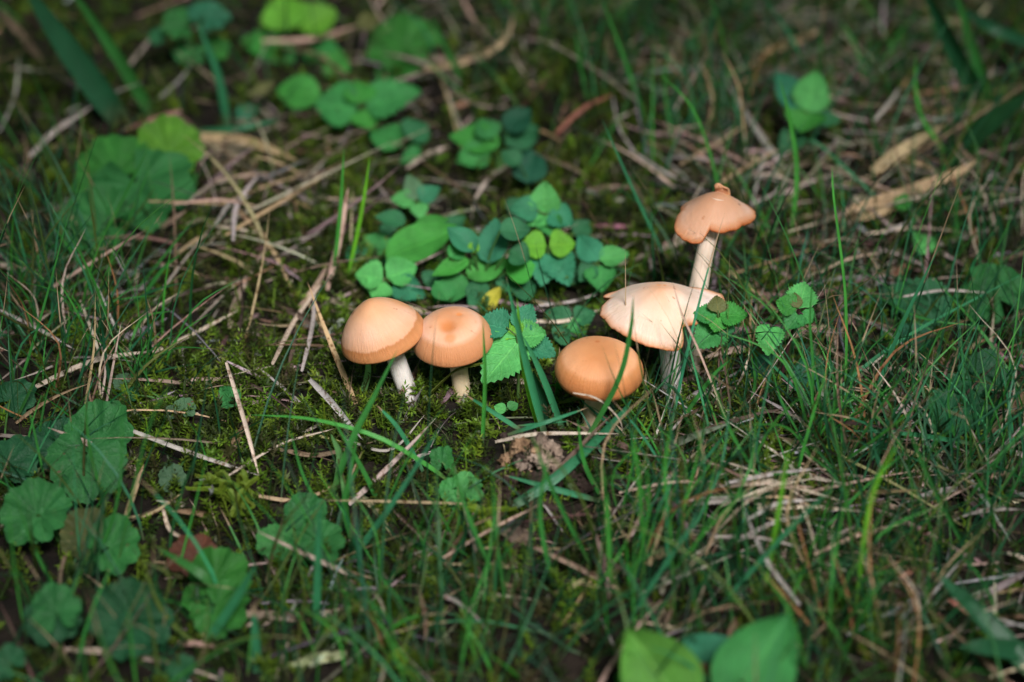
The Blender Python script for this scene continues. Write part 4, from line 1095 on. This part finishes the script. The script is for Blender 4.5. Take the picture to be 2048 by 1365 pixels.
HB([(720, 800), (736, 745), (732, 700)], .22, 'pale', label='short pale shoot under the bell-capped mushroom')
HB([(1222, 1190), (1216, 1040), (1203, 920)], .14, 'bright'); HB([(1290, 1150), (1280, 980), (1262, 850)], .12, 'bright', dY=-.4); HB([(1350, 1120), (1330, 960), (1345, 830)], .12, 'bright')
HB([(1110, 1180), (1080, 1030), (1100, 900)], .14, 'mid'); HB([(1010, 1200), (990, 1050), (985, 930)], .11, 'mid'); HB([(1190, 1140), (1110, 990), (1060, 860)], .12, 'mid'); HB([(1010, 1190), (940, 1040), (885, 870)], .13, 'mid')
HB([(1530, 1180), (1560, 1010), (1580, 880)], .13, 'lime'); HB([(1710, 1230), (1740, 1010), (1795, 885)], .14, 'lime'); HB([(1960, 1140), (1870, 980), (1810, 840)], .16, 'mid'); HB([(1320, 1000), (1400, 930), (1460, 855)], .12, 'blue')
HB([(1250, 1250), (1330, 1130), (1420, 1000)], .13, 'blue'); HB([(1420, 1230), (1560, 1080), (1680, 960)], .13, 'blue'); HB([(1490, 830), (1510, 770), (1500, 700)], .1, 'mid'); HB([(1340, 870), (1420, 760), (1460, 720)], .12, 'mid')
HB([(1290, 560), (1230, 535), (1175, 518)], .1, 'dark', h=[.6, 1.4, 1.8], tip=.85, label='dark thin blade pointing at the small bluish shoot')
HB([(1700, 900), (1560, 745), (1450, 655)], .1, 'blue', h=[.3, 1.4, 1.6]); HB([(1560, 1000), (1470, 880), (1415, 730)], .09, 'mid'); HB([(1590, 960), (1620, 850), (1660, 720)], .1, 'bright')
HB([(30, 790), (80, 640), (140, 420)], .1, 'mid'); HB([(40, 660), (90, 560), (190, 420)], .1, 'dark'); HB([(190, 500), (250, 390), (300, 290)], .12, 'mid'); HB([(230, 500), (270, 410), (300, 335)], .1, 'mid'); HB([(260, 590), (330, 510), (395, 430)], .09, 'mid'); HB([(265, 620), (320, 545), (362, 508)], .14, 'mid', tip=.95)
HB([(860, 30), (890, 90), (940, 190)][::-1], .25, 'mid', name='broad_grass_blade', label='blurred blade leaning across two thick pinkish straws'); HB([(1180, 220), (1160, 120), (1150, 60)], .16, 'mid'); HB([(1300, 260), (1250, 120), (1200, -10)], .16, 'mid'); HB([(1430, 240), (1420, 120), (1430, -10)], .16, 'deep'); HB([(1350, 300), (1330, 180), (1340, 90)], .1, 'mid')
HB([(1620, 160), (1580, 70), (1520, -10)], .14, 'blue', h=[1, 3.5, 4]); HB([(1735, 180), (1710, 90), (1680, 40)], .14, 'mid'); HB([(1800, 330), (1760, 300), (1735, 170)], .1, 'mid')

# ------------------------------------------------------------------ hand-set straws
ST = straw
for (cx_, cy_, n_, lab_) in [(1560, 1000, 16, 'curved dry straw in the matted thatch by the upright tuft'), (470, 400, 10, 'dry straw crossing the bleached patch by the four-leaved ground ivy'), (1720, 480, 10, 'dry straw lying in the litter below the thick tan straws')]:
    for q_ in range(n_):
        a_ = random.gauss(0, .6); l_ = random.uniform(40, 110); x_ = cx_ + random.gauss(0, 110); y_ = cy_ + random.gauss(0, 55); k_ = random.uniform(-14, 14)
        ST([(x_ - math.cos(a_) * l_, y_ + math.sin(a_) * l_ * .6), (x_ + k_ * .5, y_ - abs(k_)), (x_ + math.cos(a_) * l_, y_ - math.sin(a_) * l_ * .6)], random.uniform(.08, .16), random.choice(['pale', 'grey', 'pink', 'tan']), random.uniform(.7, 1.5), label=lab_)
ST([(452, 724), (488, 840), (518, 952)], .17, 'pale', [2.2, 1.5, .6], label='long pale bent straw meeting another at an angle in the moss')
ST([(234, 850), (370, 902), (520, 952)], .16, 'grey', [1.0, .9, .6], label='long grey straw lying from the ivy to the bent straw')
ST([(440, 962), (560, 890), (668, 858)], .09, 'pale', .7); ST([(618, 758), (660, 802), (725, 880)], .24, 'grey', [1.2, 1.0, .5], label='thick grey straw lying below the bell-capped mushroom')
ST([(654, 580), (678, 480), (697, 374)], .27, 'pink', [.2, 1.9, 3.6], label='thick pale straw standing upright beside two bright blades')
ST([(598, 612), (632, 572), (660, 520)], .2, 'pink', .7); ST([(545, 728), (590, 640), (645, 565)], .18, 'pale', .8); ST([(604, 742), (625, 650), (630, 580)], .17, 'grey', .8); ST([(612, 596), (648, 660), (682, 696)], .14, 'tan', .6)
ST([(300, 708), (390, 666), (478, 620)], .17, 'pale', .8, label='straight pale straw beside the dark soil hollow'); ST([(470, 410), (545, 500), (582, 576)], .2, 'tan', .9); ST([(452, 470), (560, 405), (655, 348)], .16, 'tan', 1.2); ST([(466, 480), (474, 410), (518, 348)], .22, 'grey', 1.4)
ST([(400, 272), (500, 285), (596, 322)], .55, 'tan', .9, label='wide tan withered blade arching beside the four-leaved ground ivy'); ST([(530, 310), (612, 356)], .4, 'brown', .6)
ST([(525, 82), (620, 78), (715, 52)], .28, 'pink', 1.2); ST([(770, 92), (880, 118), (985, 118)], .3, 'pink', 1.0); ST([(850, 138), (930, 122), (1005, 85), (1032, 20)], .36, 'tan', 1.2); ST([(815, 336), (850, 312), (905, 290)], .27, 'pale', 1.0, label='short pale straw tip above the small four-leaved shoot')
ST([(920, -10), (960, 60), (1000, 100)], .22, 'pink', 1.0); ST([(1112, 268), (1165, 218), (1228, 188)], .24, 'red', [.5, 1.5, 2.2], label='reddish dry stalk slanting beyond the dark round leaf')
ST([(1225, 190), (1240, 260), (1290, 330)], .1, 'grey', 1); ST([(1440, 366), (1500, 330), (1558, 298)], .16, 'tan', 1.2); ST([(1504, 410), (1518, 350), (1532, 300)], .12, 'grey', 1.0); ST([(1500, 410), (1556, 380), (1584, 318)], .12, 'grey', 1.0); ST([(1260, 300), (1340, 350), (1420, 385)], .12, 'grey', .8); ST([(1360, 330), (1430, 290), (1490, 250)], .12, 'tan', 1)
ST([(1745, 345), (1815, 295), (1892, 248)], .65, 'tan', 1.2, label='widest tan straw propped on the tangle of thick straws'); ST([(1690, 424), (1800, 388), (1900, 352), (1965, 318)], .5, 'tan', 1.1); ST([(1700, 398), (1790, 402), (1905, 372)], .42, 'pale', .9); ST([(1670, 440), (1760, 425), (1850, 380)], .4, 'tan', .7); ST([(1880, 350), (1850, 330), (1780, 315)], .25, 'tan', .9)
ST([(1900, 230), (1925, 300), (1960, 330)], .2, 'brown', 1); ST([(1528, 106), (1590, 84), (1645, 58)], .36, 'tan', .9); ST([(1750, 240), (1780, 205), (1800, 175)], .2, 'grey', 1.8)
ST([(1468, 872), (1402, 712), (1364, 628), (1345, 564)], .08, 'pink', None, label='hair-thin dry stalk crossing in front of the flat pale mushroom')
ST([(1345, 860), (1400, 795), (1460, 770)], .13, 'grey', .9); ST([(990, 884), (1080, 868), (1242, 868)], .14, 'pale', [.9, 1.2, 1.2], label='pale straw lying across the top of the soil clump'); ST([(1146, 786), (1195, 798), (1238, 838), (1246, 872)], .06, 'pale', [2.2, 2.4, 1.8, 1.0], label='thin bent straw arching below the orange dome mushroom')
ST([(1062, 642), (1130, 642), (1205, 618)], .15, 'pale', .7); ST([(1075, 612), (1150, 602), (1205, 584)], .12, 'grey', .6); ST([(1555, 670), (1600, 664), (1655, 652)], .42, 'pink', .6, label='wide pinkish withered blade behind the purple-stemmed shoot'); ST([(1785, 824), (1830, 812), (1880, 798)], .3, 'grey', .7)
ST([(1600, 1210), (1535, 1122), (1488, 1020)], .14, 'grey', [1, 2.2, 2.6]); ST([(250, 1040), (268, 985), (288, 928)], .2, 'tan', 1.2); ST([(252, 1036), (305, 1026), (366, 985)], .12, 'tan', .7); ST([(326, 1018), (340, 1060), (374, 1080)], .14, 'pale', .9); ST([(140, 1080), (120, 1160), (142, 1240)], .12, 'brown', 1)
ST([(40, 790), (180, 724), (305, 702)], .2, 'pale', .7, label='long pale straw lying through the fine dry-mixed tuft'); ST([(0, 620), (80, 660), (150, 700)], .14, 'grey', 1); ST([(160, 600), (190, 680), (200, 720)], .12, 'pale', 1.5)
ST([(60, 312), (110, 262), (185, 212)], .26, 'grey', 1.2, label='forked grey straw in front of the dark leaning blade'); ST([(0, 262), (30, 190), (38, 110)], .16, 'grey', 1.2); ST([(50, 350), (52, 300), (46, 260)], .1, 'brown', 1); ST([(0, 20), (50, 80), (90, 130)], .4, 'brown', .7)
ST([(820, 760), (840, 720), (870, 660)], .1, 'brown', .6); ST([(800, 790), (822, 760), (838, 735)], .22, 'brown', .8); ST([(560, 900), (640, 910), (760, 880)], .16, 'brown', .5); ST([(500, 990), (600, 1000), (690, 960)], .14, 'tan', .6); ST([(690, 880), (780, 900), (850, 830)], .1, 'grey', .6)
ST([(1890, 1170), (1860, 1150), (1830, 1130)], .1, 'brown', .8); ST([(1955, 1240), (1915, 1210), (1880, 1190)], .17, 'red', .9); ST([(1300, 1130), (1330, 1030), (1345, 980)], .12, 'tan', 1.6); ST([(880, 1120), (980, 1060), (1080, 1010)], .1, 'pink', [1, 1.4, 1.6])
ST([(1650, 700), (1700, 640), (1760, 560)], .12, 'brown', .8); ST([(1500, 640), (1570, 560), (1650, 530)], .12, 'brown', .7); ST([(1455, 540), (1520, 590), (1570, 640)], .15, 'tan', .8); ST([(1700, 560), (1760, 550), (1830, 520)], .2, 'brown', .5); ST([(1820, 530), (1790, 550), (1775, 562)], .3, 'red', .8)
ST([(1450, 850), (1438, 740), (1445, 660)], .07, 'dark', [.2, 2.4, 4]); ST([(1465, 850), (1450, 740), (1430, 690)], .08, 'dark', [.2, 2.2, 3]); ST([(1470, 780), (1490, 740), (1500, 700)], .1, 'pale', [.4, 1.3, 2])

# ------------------------------------------------------------------ tufts: each blade a part
def tuft(label, base_px, n, spread, lmin, lmax, lean_dir, cols, dryf=.25, wr=(.06, .13)):
    B = G(*base_px)
    root = tag(empty('grass_tuft', B), label, 'grass tuft', 'tufts of grass')
    for i in range(n):
        a = random.uniform(0, 6.28); r = spread * math.sqrt(random.random())
        p = B + np.array([math.cos(a) * r, math.sin(a) * r * 1.2, 0])
        p[2] = float(gh(p[0], p[1])) - .2
        L = random.uniform(lmin, lmax)
        d = norm(np.array([lean_dir[0] + random.gauss(0, .33), lean_dir[1] + random.gauss(0, .3), 1]))
        d2 = norm(d + np.array([random.gauss(0, .35) + lean_dir[0] * .5, random.gauss(0, .3), -random.uniform(0, .6)]))
        m = p + d * L * .55; e = m + d2 * L * .45
        dry = random.random() < dryf
        v, f, uv = ribbon([p, m, e], random.uniform(*wr), 9, norm(CAM - p) + np.array([random.uniform(-.8, .8), 0, random.uniform(-.3, .5)]), random.uniform(-1.5, 1.5))
        o = link_mesh('blade', v, f, M['straw' if dry else 'grass'], B, root, uv)
        c = SCOL[random.choice(['tan', 'pale', 'rust', 'brown'])] if dry else GC[random.choice(cols)]
        o.color = (*jit(c), 1.2 if random.random() < .7 else random.uniform(.6, .95))
    return root
tuft('fine grass tuft mixed with dry blades beside large ivy leaves', (165, 760), 46, 3.4, 2.5, 6.0, (.15, 0), ['mid', 'bright', 'deep'], .35)
tuft('dense dark tuft beside the purple-stemmed shoot', (1680, 905), 40, 1.6, 3.0, 7.0, (.1, 0), ['dark', 'mid', 'deep', 'bright'], .15)
tuft('tall crossing tuft over dull ground ivy leaves', (1900, 960), 38, 2.4, 3.5, 7.5, (-.05, 0), ['mid', 'deep', 'blue'], .12)
tuft('dark blurred tuft beside the large smooth leaves', (1740, 1310), 40, 2.6, 3.0, 6.0, (0, 0), ['dark', 'mid', 'bright'], .2)
tuft('upright bright tuft beside the soil clump', (1310, 1080), 36, 2.0, 3.0, 6.5, (.08, 0), ['bright', 'mid', 'blue', 'bright'], .12)
tuft('short slender tuft behind the tall mushroom', (1420, 250), 26, 2.6, 3.0, 6.0, (-.05, .1), ['mid', 'deep', 'blue'], .2, (.08, .16))
tuft('slender dark tuft beside the thick tan straws', (1960, 480), 24, 2.2, 3.0, 6.0, (.0, 0), ['dark', 'deep', 'mid'], .2)
tuft('loose short tuft between scalloped cluster and smooth leaves', (860, 1270), 30, 3.4, 2.5, 5.0, (.05, 0), ['mid', 'bright', 'deep'], .2)

# ------------------------------------------------------------------ feathery moss fronds
def frond(label, base_px, tip_px, h0, h1, col):
    b, e = G(*base_px, h0), G(*tip_px, h1)
    root_p = G(*base_px)
    p = curve_pts([b, (b + e) / 2 + np.array([0, 0, .35]), e], 40)
    V, F = [], []
    tan = norm(np.gradient(p, axis=0))
    for i in range(40):
        side = norm(np.cross(tan[i], [0, 0, 1.0]))
        for s in (-1, 1, .35, -.35):
            d = norm(side * s + tan[i] * .9 + np.array([0, 0, .55 if abs(s) < 1 else .15]))
            l = .26 * (1.05 - .6 * i / 40) * random.uniform(.8, 1.2)
            w = norm(np.cross(d, [0, 0, 1.0])) * l * .22
            k = len(V)
            V += [p[i], p[i] + d * l * .5 + w, p[i] + d * l, p[i] + d * l * .5 - w]; F.append((k, k + 1, k + 2, k + 3))
    o = link_mesh('moss_frond', np.array(V), np.array(F), M['moss'], root_p, None, None, np.tile(np.array([*col, 1.0]), (len(V), 1)), False)
    return tag(o, label, 'moss', 'feathery moss fronds')
ml = 'feathery yellow green moss frond beside the long grey straw'
for q in range(11):
    frond(ml, (500 + random.uniform(-40, 30), 1010 + random.uniform(-25, 30)), (375 + q * 13 + random.uniform(-12, 12), 955 + random.uniform(-12, 40)), .4, 1.0, jit((.13, .19, .02), .2))
frond('bright moss frond under the orange dome mushroom', (1210, 822), (1122, 806), .4, .8, (.17, .26, .025))
frond('thin moss frond bridging the bell-capped and dimpled mushrooms', (860, 790), (965, 728), .6, 2.2, (.15, .19, .03))
for q in range(6):
    frond('yellow green moss frond in front of the small soil clump', (960 + random.uniform(-40, 40), 1065), (920 + q * 22, 1020 + random.uniform(-8, 10)), .3, .9, jit((.16, .25, .02), .15))
for (u, v) in [(1255, 745), (1300, 735), (1262, 770)]:
    frond('upright moss frond between orange dome and flat mushroom', (u, v + 45), (u + 6, v), .3, 1.2, jit((.08, .16, .025), .15))

# ------------------------------------------------------------------ invented bush, out of view, added to darken the lawn round the mushrooms
TRUNK = np.array([70.0, 190.0, 0.0])
bush = tag(empty('added_shade_bush', TRUNK + np.array([0, 0, float(gh(70, 190))])), 'leafy bush added out of view to darken the lawn round the mushrooms', 'bush')
BB = TRUNK + np.array([0, 0, float(gh(70, 190))])
M['bark'] = simple_material('shade_bush_bark', [(.3, (.06, .045, .035)), (.7, (.16, .12, .09))], 40, .9, .8, .004)
tv, tf, tu = tube([BB - np.array([0, 0, 5.0]), BB + np.array([-4, -6, 40]), BB + np.array([-14, -40, 72]), BB + np.array([-25, -110, 92])], 4.5, 2.0, 24, 12, .15)
link_mesh('shade_bush_trunk', tv, tf, M['bark'], BB, bush)
for k in range(9):
    a = -2.9 + k * .42
    st = BB + np.array([-10, -30, 62.0]) + np.array([-8, -40, 14.0]) * (k % 3) / 2
    en = st + np.array([math.sin(a) * 130, math.cos(a) * 120 - 110, random.uniform(-2, 20)])
    tv, tf, tu = tube([st, (st + en) / 2 + np.array([0, 0, 10]), en], 1.3, .3, 16, 8, .1)
    link_mesh('shade_bush_branch', tv, tf, M['bark'], BB, bush)
nl = 14000
P = np.stack([RNG.uniform(-150, 230, nl * 2), RNG.uniform(-220, 150, nl * 2), RNG.uniform(56, 96, nl * 2)], 1)
sx_, sy_ = SUN_DIR.x / SUN_DIR.z, SUN_DIR.y / SUN_DIR.z
gx, gy = P[:, 0] - P[:, 2] * sx_, P[:, 1] - P[:, 2] * sy_
d = np.hypot((gx - 1.5) / 12.5, (gy + .5) / 11)
P = P[RNG.uniform(0, 1, len(P)) < np.clip((d - .85) / .7, 0, 1)][:nl]  # leaves cleared along the sun line to leave a pool of light
n = len(P)
L = RNG.uniform(4, 8, n)[:, None]
dr = norm(RNG.normal(0, 1, (n, 3)) * np.array([1, 1, .45])); sd = norm(np.cross(dr, RNG.normal(0, .5, (n, 3)) + np.array([0, 0, 1.0])))
V = np.stack([P, P + dr * L * .45 + sd * L * .28, P + dr * L + np.array([0, 0, -.8]), P + dr * L * .45 - sd * L * .28], 1).reshape(-1, 3)
F = np.arange(n * 4).reshape(-1, 4)
cl = np.repeat(np.concatenate([pick([GC['mid'], GC['deep'], GC['bright']], n), np.ones((n, 1))], 1), 4, 0)
o = link_mesh('shade_bush_crown', V, F, M['moss'], BB, bush, None, cl, False)
o['kind'] = 'stuff'
